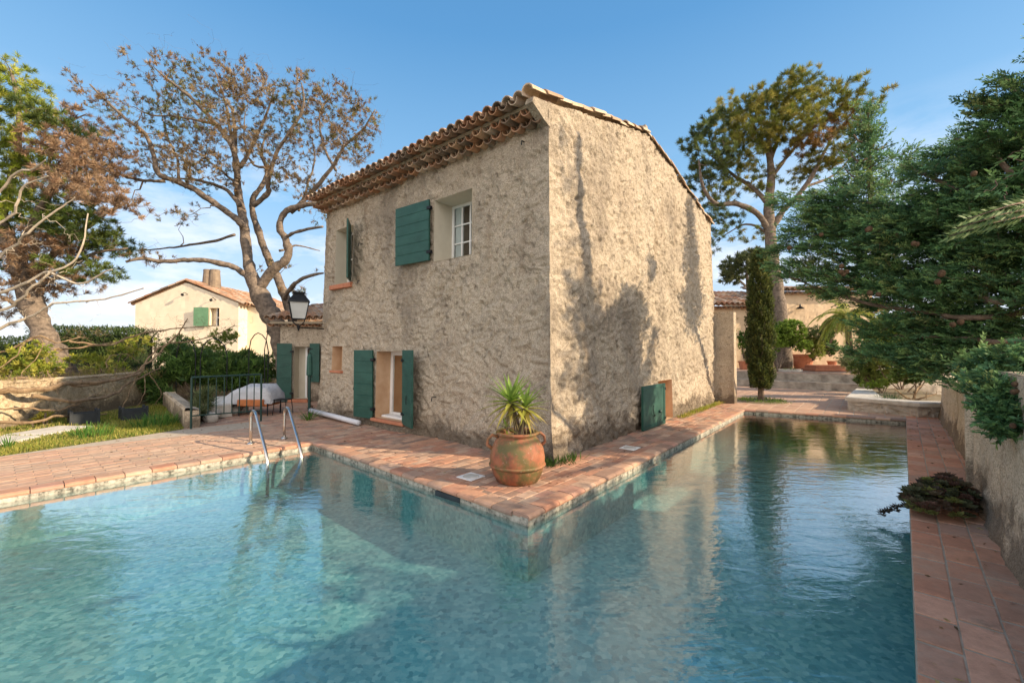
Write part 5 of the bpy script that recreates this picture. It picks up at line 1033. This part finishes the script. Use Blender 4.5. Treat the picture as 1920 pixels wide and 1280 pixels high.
bush('small_shrub', 'small dry dark shrub at the annex wall next to the door', [(583, 772, 9, 14, 11.6, .15, 60)], 14, .07, .014, [(.10, .06, .04), (.06, .06, .03)], cat='plant', stems=6, seed=9, base=gr(584, 776)); 
grass_tuft('agapanthus', 'green strap leaved plant at the far foot of the house wall', tuple(gr(578, 787)), .12, 46, .30, GG, wd=.02, sp=.9)
# clipped hedge and far shrubs closing the garden
def hedge(lab, x0, x1, y0, y1, z0, z1, cols, n, ln=.22, seed=1):
    b = MB(); P = np.stack([rng.uniform(x0, x1, n), rng.uniform(y0, y1, n), z0+(z1-z0)*rng.uniform(0, 1, n)**.7], 1); P[:, 2] += .10*vn(P, .8, seed)*(P[:, 2] > z1-.4)
    b.blades(P, unit(jit(n, .6)+[0, -.2, .6]), ln*rng.uniform(.6, 1.2, n), np.full(n, ln*.22), pal(P, cols, seed, .5)); r = thing('hedge', lab, 'hedge', ((x0+x1)/2, (y0+y1)/2, z0)); b.build('leaves', M['leaf'], r)
    q = MB(); q.box(x0+.2, x1-.2, y0+.35, y1-.3, z0, z1-.25, bev=.1); q.build('inner_branches', M['earth_dark'] if 'earth_dark' in M else M.setdefault('earth_dark', basic('hedge_core', (.015, .025, .01), (.03, .045, .015), 6, 1, .02)), r); return r  # solid dark box added inside, behind the leaves
hedge('tall clipped dark green hedge between the leaning pine and the beige house', -17.0, -13.2, 14.8, 16.2, .7, 2.42, [(.07, .12, .03), (.10, .15, .04), (.05, .09, .025), (.14, .18, .06)], 15000, .13)
hedge('low dark hedge at the far left edge behind yellow shrubs', -23, -15.6, 15.2, 16.5, .7, 2.1, [(.06, .10, .03), (.09, .14, .03), (.13, .16, .05)], 11000, .14, 2)
# low dry brush on the terrace: uncountable
x = rng.uniform(-15, -10.7, 9000); y = rng.uniform(7.5, 15, 9000); P = np.stack([x, y, np.full(9000, .84)], 1); P = P[vn(P, 1.2, 6) > -.25]; n = len(P); b = MB(); b.blades(P, unit(jit(n, .7)+[0, 0, .8]), .22*rng.uniform(.4, 1.3, n), np.full(n, .014), pal(P, [(.30, .22, .13), (.22, .16, .10), (.36, .30, .10), (.28, .28, .06), (.40, .30, .18)], 6, .6)); tag(b.build('dry_brush', M['leaf'], origin=(-12, 11, .84)), 'tangled dry brush covering the raised bed behind the garden wall', 'undergrowth', kind='stuff')
# woody vines along the wall
vn_ = thing('vine', 'thick leafless woody vines sprawling along the top of the tan garden wall', 'vine', (-10.6, 9, .9)); t_ = Tree()
for pts, r0 in [([(-40, 800, 8.3), (60, 790, 8.6), (120, 782, 9.2), (200, 776, 10.5)], .05), ([(-40, 735, 8.6), (50, 728, 8.9), (120, 722, 9.6), (200, 716, 10.6), (262, 700, 11.8)], .11), ([(60, 742, 8.8), (140, 748, 9.4), (200, 735, 10.6), (245, 712, 11.8), (300, 690, 13)], .07), ([(-40, 770, 8.4), (30, 762, 8.7), (100, 772, 9), (150, 752, 9.6), (180, 738, 10.2)], .035),
                ([(0, 715, 9.6), (80, 708, 10), (150, 715, 10.4), (230, 705, 11.4), (270, 690, 12)], .06), ([(255, 700, 12), (290, 665, 12.6), (330, 630, 13), (350, 600, 13)], .045), ([(260, 705, 12.2), (300, 650, 13), (380, 640, 13.4), (440, 610, 13.4)], .04), ([(130, 640, 11.5), (200, 650, 12), (260, 632, 12.6), (330, 620, 13.2), (400, 610, 13.4)], .045), ([(100, 655, 11.5), (170, 645, 12), (230, 640, 12.5)], .05), ([(0, 660, 11), (60, 632, 11), (110, 640, 11.4), (150, 632, 11.8)], .045),
                ([(-20, 700, 9.5), (30, 670, 9.8), (50, 640, 10), (66, 632, 10), (60, 670, 9.8), (40, 700, 9.6)], .022), ([(200, 690, 11), (215, 665, 11.2), (240, 660, 11.6), (262, 680, 11.8)], .018), ([(262, 700, 11.9), (240, 760, 11.4), (205, 800, 11)], .025), ([(270, 705, 12), (262, 750, 11.8), (250, 770, 11.7)], .02), ([(280, 700, 12.4), (300, 740, 12.4), (285, 765, 12.3)], .02), ([(90, 690, 10.2), (100, 725, 9.6), (110, 740, 9.2)], .02)]:
    t_.limb([at(*p) for p in pts], r0*.62, r0*.28, 7, .06, 6)
TT = np.vstack([ell(340, 615, 80, 28, 13.4, .8, 100), ell(430, 610, 50, 26, 13.6, .6, 60), ell(290, 650, 50, 24, 13, .6, 60), ell(150, 700, 110, 16, 11, .8, 110), ell(200, 730, 60, 16, 10.6, .5, 50), ell(60, 720, 70, 14, 9.4, .4, 60), ell(160, 625, 90, 20, 12.4, .6, 60)])
t_.grow(TT, .006, .15, wob=.12); t_.grow(TT+jit(len(TT), .14), .004, .1, wob=.1); t_.w.build('stems', M['wood_vine'], vn_)
# iron arches and thin rod
for lab, px, w_, Yq in (('tall pointed black iron garden arch next to the pine trunk', 484, 36, 13.2), ('wide low iron garden arch smothered in twigs left of the tall one', 400, 50, 13.3), ('half hidden iron garden arch nearest the vine stems', 348, 36, 13.4)):
    a_, c_ = at(px-w_/2, 730, Yq), at(px+w_/2, 730, Yq); top = at(px, 624 if px > 450 else 634, Yq); h = top[2]; r = thing('garden_arch', lab, 'garden arch', tuple((a_+c_)/2*[1, 1, 0]), 'iron garden arches'); b = MB()
    pts = [(a_[0], a_[1], .3), (a_[0], a_[1], h-.55), (a_[0]*.8+top[0]*.2, a_[1], h-.22), (a_[0]*.4+top[0]*.6, a_[1], h-.06), (top[0], a_[1], h), (c_[0]*.4+top[0]*.6, a_[1], h-.06), (c_[0]*.8+top[0]*.2, a_[1], h-.22), (c_[0], a_[1], h-.55), (c_[0], a_[1], .3)]
    b.tube(pts, .015, 6); b.build('hoop', M['iron'], r)
rd = thing('lamp_rod', 'thin black iron rod with a small flat head near the annex shutter', 'lamp post', tuple(at(497, 745, 12.6)*[1, 1, 0])); b = MB(); p0, p1 = at(497, 745, 12.6), at(496, 655, 12.6); b.tube([p0*[1, 1, 0], p1], .014, 6); b.tube([p1, at(502, 622, 12.6)], .012, 5); b.build('rod', M['iron'], rd); b = MB(); b.lathe([(.0, 0), (.05, .0), (.03, .03), (0, .035)], tuple(at(502, 622, 12.6)), 10); b.build('head', M['iron'], rd)

# ================================================================== beige house far left
bh = thing('beige_house', 'beige gabled house with tiled roof and twin flue chimney behind the garden', 'house', (-19.8, 30, 0)); X0, X1, Xr, Yb = -23.0, -16.7, -19.9, 26.0
wz = (1.2, 2.46); od = (-19.3-.05, -17.95, 2.95, 4.15)
wx0, wx1, wz0, wz1 = -18.45, -17.85, 3.10, 4.20
b = MB(); FB = lambda P: np.stack([P[:, 0], P[:, 1]+Yb, P[:, 2]], 1)
tf = lambda x: np.where(x < Xr, 4.45+(5.75-4.45)*(x-X0)/(Xr-X0), 5.75-(5.75-4.50)*(x-Xr)/(X1-Xr))
grid_wall(b, FB, X0, X1, 0, tf, 0, -1, [(wx0, wx1, wz0, wz1)], .22, .015, None, 91)
b.add([(X0, Yb, 0), (X0, Yb+9, 0), (X0, Yb+9, 4.45), (X0, Yb, 4.45), (X1, Yb, 0), (X1, Yb+9, 0), (X1, Yb+9, 4.5), (X1, Yb, 4.5)], [[0, 3, 2, 1], [4, 5, 6, 7]])
b.add([(X1, Yb, 0), (X1+2.6, Yb+.9, 0), (X1+2.6, Yb+.9, 3.70), (X1, Yb+.9, 4.45), (X1, Yb+.9, 0)], [[4, 1, 2, 3]])
b.add([(X1+2.6, Yb+.9, 0), (X1+2.6, Yb+9, 0), (X1+2.6, Yb+9, 3.70), (X1+2.6, Yb+.9, 3.70)], [[0, 1, 2, 3]]); b.build('wall', M['render_beige'], bh)
b = MB(); tile_roof(b, lambda P: np.stack([P[:, 1], P[:, 0], P[:, 2]], 1), Yb-.15, Yb+9, X1+.35, 4.40, Xr, 5.86, .30, .5, .13); tile_roof(b, lambda P: np.stack([P[:, 1], P[:, 0], P[:, 2]], 1), Yb+.7, Yb+9, X1+3.0, 3.62, X1+.1, 4.52, .30, .5, .13); tile_roof(b, lambda P: np.stack([P[:, 1], P[:, 0], P[:, 2]], 1), Yb-.15, Yb+9, X0-.3, 4.42, Xr, 5.86, .30, .5, .13); b.build('roof', M['tilecol'], bh)
cx_, cy_ = -19.35, 27.4; ch_ = None; b = MB()
for dx in (-.24, .24): b.lathe([(.36, 5.1), (.34, 5.8), (.27, 6.72), (.27, 6.80)], (cx_+dx*.9, cy_, 0), 14)
M['flue'] = basic('sooty_render', (.16, .12, .09), (.30, .23, .16), 3, .95, .01); ch_ = b.build('chimney', M['flue'], bh, smooth=False); b = MB(); b.box(cx_-.42, cx_+.42, cy_-.22, cy_+.22, 6.68, 6.76, bev=.02); b.build('chimney_cap', M['flue'], ch_)
w = thing('window', None, None, (0, 0, 0)); w.parent = bh; w.location = np.array([wx0, Yb, wz0])-BASE[bh.name]; BASE[w.name] = np.array([wx0, Yb, wz0])
reveal((wx0, wx1, wz0, wz1), FB, .3, M['render_beige'], 'reveal', w); b = MB(); b.box(wx0+.28, wx0+.33, Yb+.2, Yb+.26, wz0, wz1); b.box(wx1-.05, wx1, Yb+.2, Yb+.26, wz0, wz1); b.box(wx0+.33, wx1-.05, Yb+.2, Yb+.26, wz0+.5, wz0+.55); b.build('frame', M['white'], w); b = MB(); b.box(wx0+.33, wx1-.05, Yb+.22, Yb+.24, wz0, wz1); b.build('pane', M['black_plastic'], w)
shutter((wx0-.02, Yb-.10, wz0-.02), (-1, -.12), .82, 1.14, parent=bh, boards=6, mat='pale_green', hinge=False)
for (px, py) in ((352, 552), (405, 562)): q = at(px, py, Yb); b = MB(); b.tube([q+[0, 0, 0], q+[-.05, -.2, .1], q+[-.1, -.3, 0]], .02, 5); b.ball(q+[-.1, -.3, -.05], .09, 8); b.build('wall_lamp', M['iron'], bh)

# ================================================================== right-hand garden wall, walk and planter
gw = thing('garden_wall', 'grey beige rough rendered boundary wall along the right side of the pool', 'wall', (5.3, 4.85, 0)); 
def seg(p, q, zt, seed, amp=.03, step=.045):
    mb = MB(); p, q = np.array(p), np.array(q); d = q-p; Ln = np.linalg.norm(d); d /= Ln; nrm = np.array([-d[1], d[0]])
    F2 = lambda P: np.stack([p[0]+d[0]*P[:, 0]+nrm[0]*P[:, 1], p[1]+d[1]*P[:, 0]+nrm[1]*P[:, 1], P[:, 2]], 1)
    grid_wall(mb, F2, 0, Ln, -.05, lambda u: u*0+zt, 0, 1, [], step, amp, lambda u, z: .06*np.exp(-np.clip(z, 0, 3)/.2), seed)
    mb.add(F2(np.array([(0, 0, zt), (Ln, 0, zt), (Ln, -.3, zt), (0, -.3, zt), (0, 0, -.05), (Ln, 0, -.05), (Ln, -.3, -.05), (0, -.3, -.05)])), [[0, 1, 2, 3], [4, 0, 3, 7], [1, 5, 6, 2], [7, 3, 2, 6]])
    return mb
seg((-.2, -1.4), (5.18, 4.82), 1.42, 61).build('near_panel', M['stucco_garden'], gw, smooth=True); seg((5.30, 4.74), (10.3, 10.25), 1.03, 62).build('far_panel', M['stucco_garden'], gw, smooth=True)
b = MB(); b.poly_prism([(5.10, 4.82), (5.24, 4.66), (5.42, 4.84), (5.28, 5.00)], -.05, 1.5, None, .02); b.build('pier', M['stucco_garden'], gw)
# stone planter
b = MB(); PLn = [(9.0, 11.45), (9.75, 10.25), (10.9, 10.2), (13.2, 15.6), (11.6, 16.2)]
sp_ = thing('stone_planter', 'low raised bed of old masonry with whitewashed flat coping', 'planter', (10.2, 11, 0))
pb = MB()
for i, (p, q) in enumerate(zip([(9.02, 11.5), (9.78, 10.3)], [(9.78, 10.3), (10.95, 10.05)])):
    p, q = np.array(p), np.array(q); d = q-p; Ln = np.linalg.norm(d); d /= Ln; nrm = np.array([d[1], -d[0]]); F2 = lambda P: np.stack([p[0]+d[0]*P[:, 0]+nrm[0]*P[:, 1], p[1]+d[1]*P[:, 0]+nrm[1]*P[:, 1], P[:, 2]], 1)
    grid_wall(pb, F2, 0, Ln, -.03, lambda u: u*0+.27, 0, 1, [], .04, .06, None, 71+i)
pb.add([(9.02, 11.5, -.03), (11.4, 14.1, -.03), (11.4, 14.1, .27), (9.02, 11.5, .27)], [[0, 1, 2, 3]]); pb.build('masonry', M['stone'], sp_)
b = MB(); b.poly_prism([(8.95, 11.5), (9.74, 10.22), (10.95, 9.98), (11.05, 10.32), (10.0, 10.6), (9.75, 11.3), (11.6, 13.8), (11.35, 14.1)], .26, .36, None, .03); b.build('coping', M['slab'], sp_)
b = MB(); b.poly_prism([(9.6, 11.3), (9.95, 10.55), (11.05, 10.3), (13.6, 14.6), (11.6, 14.0)], .2, .33); b.build('soil', M['earth'], sp_)
bush('low_shrub', 'mossy bright green cushion growing in the stone planter', [(1640, 722, 26, 7, 13.0, .3, 90), (1665, 716, 20, 6, 13, .3, 60)], 14, .07, .02, [(.20, .28, .03), (.26, .32, .05), (.12, .2, .03)], cat='plant', seed=12)
grass_tuft('grass_clump', 'dark green lavender like clump in the stone planter', tuple(at(1667, 752, 11.2)), .28, 130, .26, [(.05, .10, .04), (.08, .14, .06)], wd=.012)
b = thing('dead_roots', 'tangle of dry dead branches at the wall end of the stone planter', 'branches', tuple(at(1715, 745, 11.0))); t_ = Tree(); c0 = at(1712, 752, 11.0); t_.limb([c0, c0+[.1, 0, .25], c0+[.3, .1, .4]], .035, .02, 5); t_.limb([c0, c0+[-.2, 0, .15], c0+[-.45, 0, .3]], .03, .015, 5); t_.limb([c0, c0+[.2, -.1, .1], c0+[.5, -.1, .2]], .03, .015, 5); t_.grow(c0+jit(60, .25)*[1.3, .5, .6]+[0, 0, .25], .008, .1); t_.w.build('branches', M['wood_vine'], b)
# succulent clump overhanging the pool edge
sc_ = thing('succulent_clump', 'dark bronze succulent rosettes spilling over the right pool edge', 'plant', tuple(gr(1765, 965))); b = MB(); R0 = MB(); SP = [(.07, .08, .04), (.11, .075, .05), (.09, .10, .055), (.14, .08, .06), (.07, .06, .05), (.17, .19, .06), (.13, .11, .07)]
c0 = gr(1770, 960); ax1, ax2 = A*.9, -B*.9
for i in range(230):
    u, v = rng.uniform(-1, 1, 2)
    if u*u+v*v > 1: continue
    # across the walk (px 1690..1835), along it a little
    q = c0+np.array([u*.36+v*.10-.02, v*.26+u*.02, 0]); h = .02+rng.uniform(.3, 1)*(.29*math.sqrt(max(0, 1-u*u-v*v))+.03); q[2] = h
    col = np.array(SP[rng.integers(len(SP))]); R0.tube([q-[0, 0, min(.04, q[2])], q-[0, 0, .005]], .006, 4)
    rr = rng.uniform(.055, .10); nl = 24; a_ = np.arange(nl)*2.39996; el = np.radians(np.linspace(5, 75, nl)); tl = jit(1, .25)[0]
    d_ = np.stack([np.cos(a_)*np.cos(el), np.sin(a_)*np.cos(el), np.sin(el)], 1)+tl; b.blades(np.tile(q, (nl, 1)), unit(d_), rr*np.linspace(1.1, .55, nl), np.full(nl, rr*.36), np.clip(col*np.linspace(.8, 1.6, nl)[:, None], 0, 1), mid=.65)
for i in range(9):
    q = c0+np.array([-.36-.05*i*.6, .04+rng.uniform(-.05, .05), .06-.012*i]); a_ = np.arange(14)*2.4; d_ = np.stack([np.cos(a_), np.sin(a_), np.linspace(0, 1.2, 14)], 1); b.blades(np.tile(q, (14, 1)), unit(d_), np.full(14, .05), np.full(14, .016), np.tile((.05, .045, .035), (14, 1)), mid=.6)
b.build('rosettes', M['leaf_dark'], sc_)
# weeds
def weeds(name, lab, pts, n, ln, cols, sp=.05, cat='weeds'):
    b = MB(); i = rng.integers(0, len(pts)-1, n); f = rng.uniform(0, 1, (n, 1)); P = np.array(pts)[i]*(1-f)+np.array(pts)[i+1]*f+jit(n, sp)*[1, 1, 0]; b.blades(P, unit(jit(n, .5)+[0, 0, 1]), ln*rng.uniform(.4, 1.2, n), np.full(n, .014), pal(P, cols, 5, .3)); return tag(b.build(name, M['leaf'], origin=tuple(pts[0])), lab, cat, kind='stuff')
weeds('wall_weeds', 'yellow green weeds fringing the foot of the sunny house wall', [np.array(L(s_, -.14, 0)) for s_ in (5.2, 6.5, 7.8, 9.1, 10.0)], 1500, .10, [(.34, .32, .05), (.24, .28, .04), (.42, .36, .10)])
weeds('corner_weeds', 'dark green weeds at the house corner behind the jar', [np.array(L(-.2, .1, 0)), np.array(L(-.25, -.15, 0)), np.array(L(.3, -.25, 0))], 260, .14, [(.05, .10, .02), (.08, .15, .03)], .07)
weeds('cypress_weeds', 'ring of low green weeds round the foot of the slim cypress', [cb+[.5*math.cos(a_), .5*math.sin(a_), 0] for a_ in np.linspace(0, 6.3, 9)], 900, .13, [(.14, .22, .03), (.10, .17, .03), (.2, .26, .05)], .14)
b = MB(); b.lathe([(0, .0), (.75, .0), (.7, .03), (0, .05)], (cb[0], cb[1], -.01), 24); tag(b.build('earth_patch', M['earth']), kind='structure')

# ================================================================== terrace and house at the far right
tr = MB(); F_ = [(9.4, 20.2), (13.5, 16.2)]
tr.poly_prism([(9.6, 20.0), (13.9, 16.0), (30, 16.0), (30, 60), (2, 60), (5, 24.5)], -.04, .30, None, 0)
tr.poly_prism([(9.95, 20.35), (14.2, 16.4), (30, 16.4), (30, 60), (2, 60), (5.4, 24.9)], .2, .62, None, 0); tag(tr.build('terrace', M['stone_step'] if 'stone_step' in M else M.setdefault('stone_step', basic('stained_step_stone', (.20, .165, .13), (.56, .48, .38), 3, .95, .01))), kind='structure')
tt = MB(); PT = [(.46, .28, .20), (.50, .33, .24), (.42, .25, .17), (.38, .24, .18)]
tiles(tt, [inv(*p) for p in [(9.95, 20.4), (14.2, 16.45), (18.0, 16.5), (18.0, 24.0), (8.0, 24.0), (7.0, 23.3)]], 0, 0, .4, .4, gap=.02, bond=False, pal=PT, z=.645, pale=.1); tag(tt.build('terrace_tiles', M['paver'], origin=(0, 0, 0)), kind='structure')
rh = thing('low_house', 'low cream rendered house with clay tile roof beyond the far terrace', 'house', (14, 25, .62)); Yh = 24.0
b = MB(); FH = lambda P: np.stack([P[:, 0], P[:, 1]+Yh, P[:, 2]], 1)
grid_wall(b, FH, 9.5, 14.9, .6, lambda u: u*0+4.1, 0, -1, [(13.15, 14.0, .62, 2.9)], .10, .02, None, 81)
FH2 = lambda P: np.stack([P[:, 0], P[:, 1]+Yh-.6, P[:, 2]], 1); grid_wall(b, FH2, 14.9, 19.8, .6, lambda u: u*0+4.85, 0, -1, [(16.9, 17.6, 1.6, 2.6)], .10, .02, None, 82)
b.add([(14.9, Yh-.6, .6), (14.9, Yh+6, .6), (14.9, Yh+6, 4.85), (14.9, Yh-.6, 4.85), (19.8, Yh-.6, .6), (19.8, Yh+6, .6), (19.8, Yh+6, 4.85), (19.8, Yh-.6, 4.85)], [[0, 3, 2, 1], [4, 5, 6, 7]]); b.build('wall', M['render_far'], rh)
reveal((13.15, 14.0, .62, 2.9), FH, .3, M['room'], 'doorway', rh); reveal((16.9, 17.6, 1.6, 2.6), FH2, .2, M['room'], 'window', rh)
b = MB(); tile_roof(b, lambda P: P, 9.4, 14.95, Yh-.4, 4.12, Yh+3.5, 5.3, .28, .5, .125)
tile_roof(b, lambda P: P, 14.7, 20.1, Yh-1.0, 4.86, Yh+3.5, 5.6, .28, .5, .125)
for i in range(19): canal(b, (9.5+i*.285, Yh+.05, 4.06), (0, -1, 0), (1, 0, 0), (0, 0, 1), .32, .12, .13, -1)
for i in range(18): canal(b, (14.85+i*.285, Yh-.5, 4.80), (0, -1, 0), (1, 0, 0), (0, 0, 1), .32, .12, .13, -1)
b.build('roof', M['tilecol'], rh); b = MB(); b.box(15.15, 15.75, Yh+1.0, Yh+1.6, 4.6, 5.75, bev=.02); c_ = b.build('chimney', M['terra_sill'], rh); b = MB(); b.box(15.08, 15.82, Yh+.93, Yh+1.67, 5.75, 5.83, bev=.02); b.build('chimney_cap', M['terra_sill'], c_)
q = at(1497, 577, Yh-.7); b = MB(); b.lathe([(.02, .24), (.05, .12), (.20, .0), (.18, -.02)], (q[0], q[1]-.15, q[2]-.05), 12); b.tube([(q[0], q[1]-.15, q[2]+.15), (q[0], q[1]+.1, q[2]+.2)], .02, 5); b.build('wall_lamp', M['iron'], rh)
# potted things on the terrace
def tpot(px, py, Y, r, h, lab, blobs=None, cols=DG, k=14, ln=.12, square=False):
    c = at(px, py, Y); c[2] = .65; t = MB()
    if square: t.box(c[0]-r, c[0]+r, c[1]-r, c[1]+r, .65, .65+h, bev=.02)
    else: t.lathe([(r*.7, 0), (r*.95, h*.85), (r*1.08, h*.86), (r*1.08, h), (r*.9, h), (r*.85, h*.9), (0, h*.88)], tuple(c), 18)
    return tag(t.build('flower_pot', M['terra_sill']), lab, 'pot', 'clay pots on the far terrace')
tpot(1394, 682, 21.5, .24, .42, 'clay pot between the wall pier and the slim cypress'); tpot(1474, 668, 22.6, .26, .42, 'clay pot under the small green terrace tree'); tpot(1505, 670, 22.8, .55, .75, 'widest terracotta tub against the low house wall'); tpot(1560, 668, 22.5, .22, .4, 'clay pot with rounded green shrub on the far terrace')
bush('potted_plant', 'leafy green plant in the clay pot beside the wall pier', [(1395, 640, 12, 24, 21.5, .2, 60)], 12, .16, .05, [(.14, .22, .03), (.08, .15, .03)], cat='plant', seed=14, base=at(1394, 672, 21.5))
bush('small_tree', 'small bright green round tree with pale stem on the terrace', [(1480, 620, 30, 24, 19.5, .6, 260), (1462, 640, 16, 18, 19.5, .4, 80), (1500, 645, 20, 14, 19.5, .4, 80)], 18, .14, .05, [(.16, .26, .03), (.22, .32, .05), (.10, .18, .03)], cat='tree', stems=5, seed=15, base=at(1457, 690, 19.5)*[1, 1, 0]+[0, 0, .62], wood='bark_grey')
bush('shrub', 'feathery olive shrub standing between small tree and palm', [(1540, 625, 30, 16, 21, .5, 140), (1570, 610, 24, 14, 21, .4, 90)], 16, .16, .03, [(.10, .15, .04), (.14, .19, .06)], seed=16)
bush('shrub', 'rounded dark green potted shrub before the low house wall', [(1556, 652, 17, 16, 22, .35, 160)], 16, .10, .04, [(.07, .13, .03), (.10, .18, .04)], seed=17, base=at(1556, 668, 22))
bush('shrub', 'yellowish leafy shrub at the wall end of the terrace', [(1700, 655, 40, 20, 14, .5, 140), (1670, 680, 40, 18, 14, .4, 120), (1640, 660, 26, 14, 14, .4, 60)], 14, .16, .04, [(.22, .26, .05), (.30, .32, .08), (.12, .17, .04)], seed=18, base=at(1690, 735, 14))
bush('shrub', 'tall thin stemmed shrub with drooping leaves at the planter corner', [(1620, 690, 24, 20, 14.5, .4, 90), (1640, 705, 22, 14, 14.5, .4, 60)], 14, .16, .03, [(.12, .18, .04), (.2, .25, .06)], seed=19, base=at(1640, 735, 14.5), stems=10)
# palm with long drooping yellow fronds
pm = thing('palm', 'palm with long drooping yellow green fronds in front of the low house', 'palm', tuple(at(1590, 690, 18)*[1, 1, 0]+[0, 0, .6])); b = MB(); b2 = MB(); c = at(1588, 592, 18); b2.tube([at(1594, 692, 18), at(1592, 640, 18), c], [.14, .12, .10], 8); b2.build('trunk', M['bark'], pm)
for i in range(46):
    an = i*2.4; el = math.radians(rng.uniform(0, 75)); d = np.array([math.cos(an)*math.cos(el), math.sin(an)*math.cos(el), math.sin(el)]); P = [c.copy()]; Ln = rng.uniform(1.0, 1.6)
    for k in range(8): d = d+[0, 0, -.24]; d = d/np.linalg.norm(d); P.append(P[-1]+d*Ln/8)
    P = np.array(P); b.tube(P, .010, 4, (.30, .32, .08)); Q = spline(P, 5); tg = unit(np.gradient(Q, axis=0)); sd_ = unit(np.cross(tg, [0, 0, 1.]))
    for sg in (-1, 1): b.blades(Q, unit(tg*.8+sd_*sg*.7+[0, 0, -.35]), np.full(len(Q), .26), np.full(len(Q), .022), np.tile(np.array([(.34, .36, .07), (.24, .30, .05), (.42, .40, .12)][i % 3])*rng.uniform(.8, 1.2), (len(Q), 1)))
b.build('fronds', M['leaf'], pm)
b = MB(); c = at(1545, 690, 20); b.box(c[0]-.75, c[0]+.75, c[1]-.5, c[1]+.5, .65, .80, bev=.02); b.box(c[0]-.65, c[0]+.65, c[1]-.4, c[1]+.4, .80, .92, bev=.02); tag(b.build('brick_slab', M['terra_sill']), 'stepped rectangular terracotta block lying on the far terrace', 'block')
b = MB(); c = at(1478, 694, 19.6); b.lathe([(.0, .64), (.55, .64), (.55, .74), (.42, .74), (.42, .66), (0, .66)], (c[0], c[1], 0), 22); tag(b.build('stone_basin', M['stone']), 'low round stone ring round a plant near the terrace step', 'basin')
grass_tuft('small_plant', 'low green plant growing inside the round stone ring', (c[0]+.1, c[1], .66), .22, 40, .22, GG, wd=.02, sp=.9)
# background greenery beyond the right-hand house and wall
hedge('distant green hedge closing the view behind the low house', 6, 40, 38, 41, 0, 4.2, [(.07, .11, .03), (.10, .14, .04), (.05, .08, .02)], 16000, .4, 7)

bush('shrub', 'large loose lime green shrub between the palm and the boundary wall', [(1660, 620, 40, 26, 16.5, .7, 260), (1700, 650, 40, 24, 16, .6, 200)], 16, .20, .05, [(.26, .32, .06), (.18, .26, .05), (.36, .38, .10)], seed=31, base=at(1670, 720, 16.5))
bush('shrub', 'low dark green shrub against the terrace edge near the planter', [(1625, 712, 26, 10, 15.4, .4, 110), (1655, 705, 24, 12, 15.4, .4, 90)], 14, .12, .035, [(.10, .17, .04), (.16, .22, .05)], seed=32, base=at(1640, 728, 15.4))
bush('shrub', 'silver green agave like plant half hidden under the big cypress', [(1735, 640, 20, 16, 12.5, .3, 60)], 22, .26, .03, [(.30, .38, .30), (.38, .45, .36)], cat='plant', seed=33, base=at(1735, 700, 12.5), stems=3)
bush('shrub', 'pale reddish leaved shrub beside the low house chimney wall', [(1640, 575, 26, 16, 20, .5, 90), (1700, 600, 30, 18, 19, .5, 90)], 14, .18, .05, [(.45, .28, .10), (.36, .32, .08), (.48, .36, .14)], seed=34, base=at(1660, 690, 20))

bush('shrub', 'dense mid green shrub at the wall end of the stone planter', [(1705, 700, 30, 18, 12.6, .4, 120), (1735, 700, 16, 18, 12.0, .3, 60), (1745, 670, 18, 20, 12.6, .3, 70)], 16, .15, .04, [(.10, .16, .04), (.16, .22, .05), (.07, .12, .03)], seed=35, base=at(1715, 735, 12.4))

bush('shrub', 'bright yellow green bushes massed at the right end of the terrace', [(1700, 640, 30, 26, 18.5, .6, 200), (1745, 620, 26, 26, 18, .5, 140), (1640, 640, 24, 20, 18, .5, 120)], 16, .18, .05, [(.40, .42, .08), (.30, .36, .06), (.22, .28, .05)], seed=36, base=at(1700, 690, 18.5))

# small fallen leaves and needles on the paving
b = MB(); P = np.vstack([np.array([L(s_, t_, .006) for s_, t_ in zip(rng.uniform(-1.5, 8, 90), rng.uniform(-.8, -.2, 90))]), np.array([L(s_, t_, .006) for s_, t_ in zip(rng.uniform(-1.4, -.1, 70), rng.uniform(-.6, 6.5, 70))]), np.array([L(s_, t_, .006) for s_, t_ in zip(rng.uniform(-4, -1.6, 90), rng.uniform(4.1, 7, 90))]), np.array([L(*inv_, .006) for inv_ in [(s_, P5[1]+e9*(s_-P5[0])-w_) for s_, w_, e9 in zip(rng.uniform(-2.5, 8, 120), rng.uniform(.05, .5, 120), [(P5[1]-P4[1])/(P5[0]-P4[0])]*120)]])])
n = len(P); d_ = jit(n)*[1, 1, .12]; b.blades(P, d_, rng.uniform(.025, .06, n), rng.uniform(.008, .02, n), pal(P, [(.20, .12, .05), (.30, .20, .09), (.12, .08, .04), (.35, .28, .12)], 3, .3)); tag(b.build('leaf_litter', M['leaf'], origin=(0, 0, 0)), 'tiny dry leaves scattered over the terracotta paving', 'leaf litter', kind='stuff')

bush('shrub', 'feathery yellow green shrub between the palm and the big terracotta tub', [(1530, 655, 18, 18, 21.5, .4, 120), (1520, 640, 14, 12, 21.5, .3, 60)], 14, .16, .04, [(.28, .32, .07), (.20, .26, .05)], seed=41, base=at(1525, 676, 21.5))
bush('shrub', 'spiky grey green plant at the edge of the terrace under the palm', [(1600, 675, 22, 16, 17.5, .4, 70)], 20, .28, .035, [(.24, .30, .12), (.32, .36, .16)], cat='plant', seed=42, base=at(1600, 692, 17.5), stems=6)
bush('climber', 'thin leafless climber with sparse leaves on the low house wall beside the cypress', [(1375, 625, 16, 34, 23.9, .05, 60)], 4, .12, .04, [(.14, .18, .05), (.22, .2, .08)], cat='climber', seed=43, base=at(1378, 690, 23.85), stems=6)
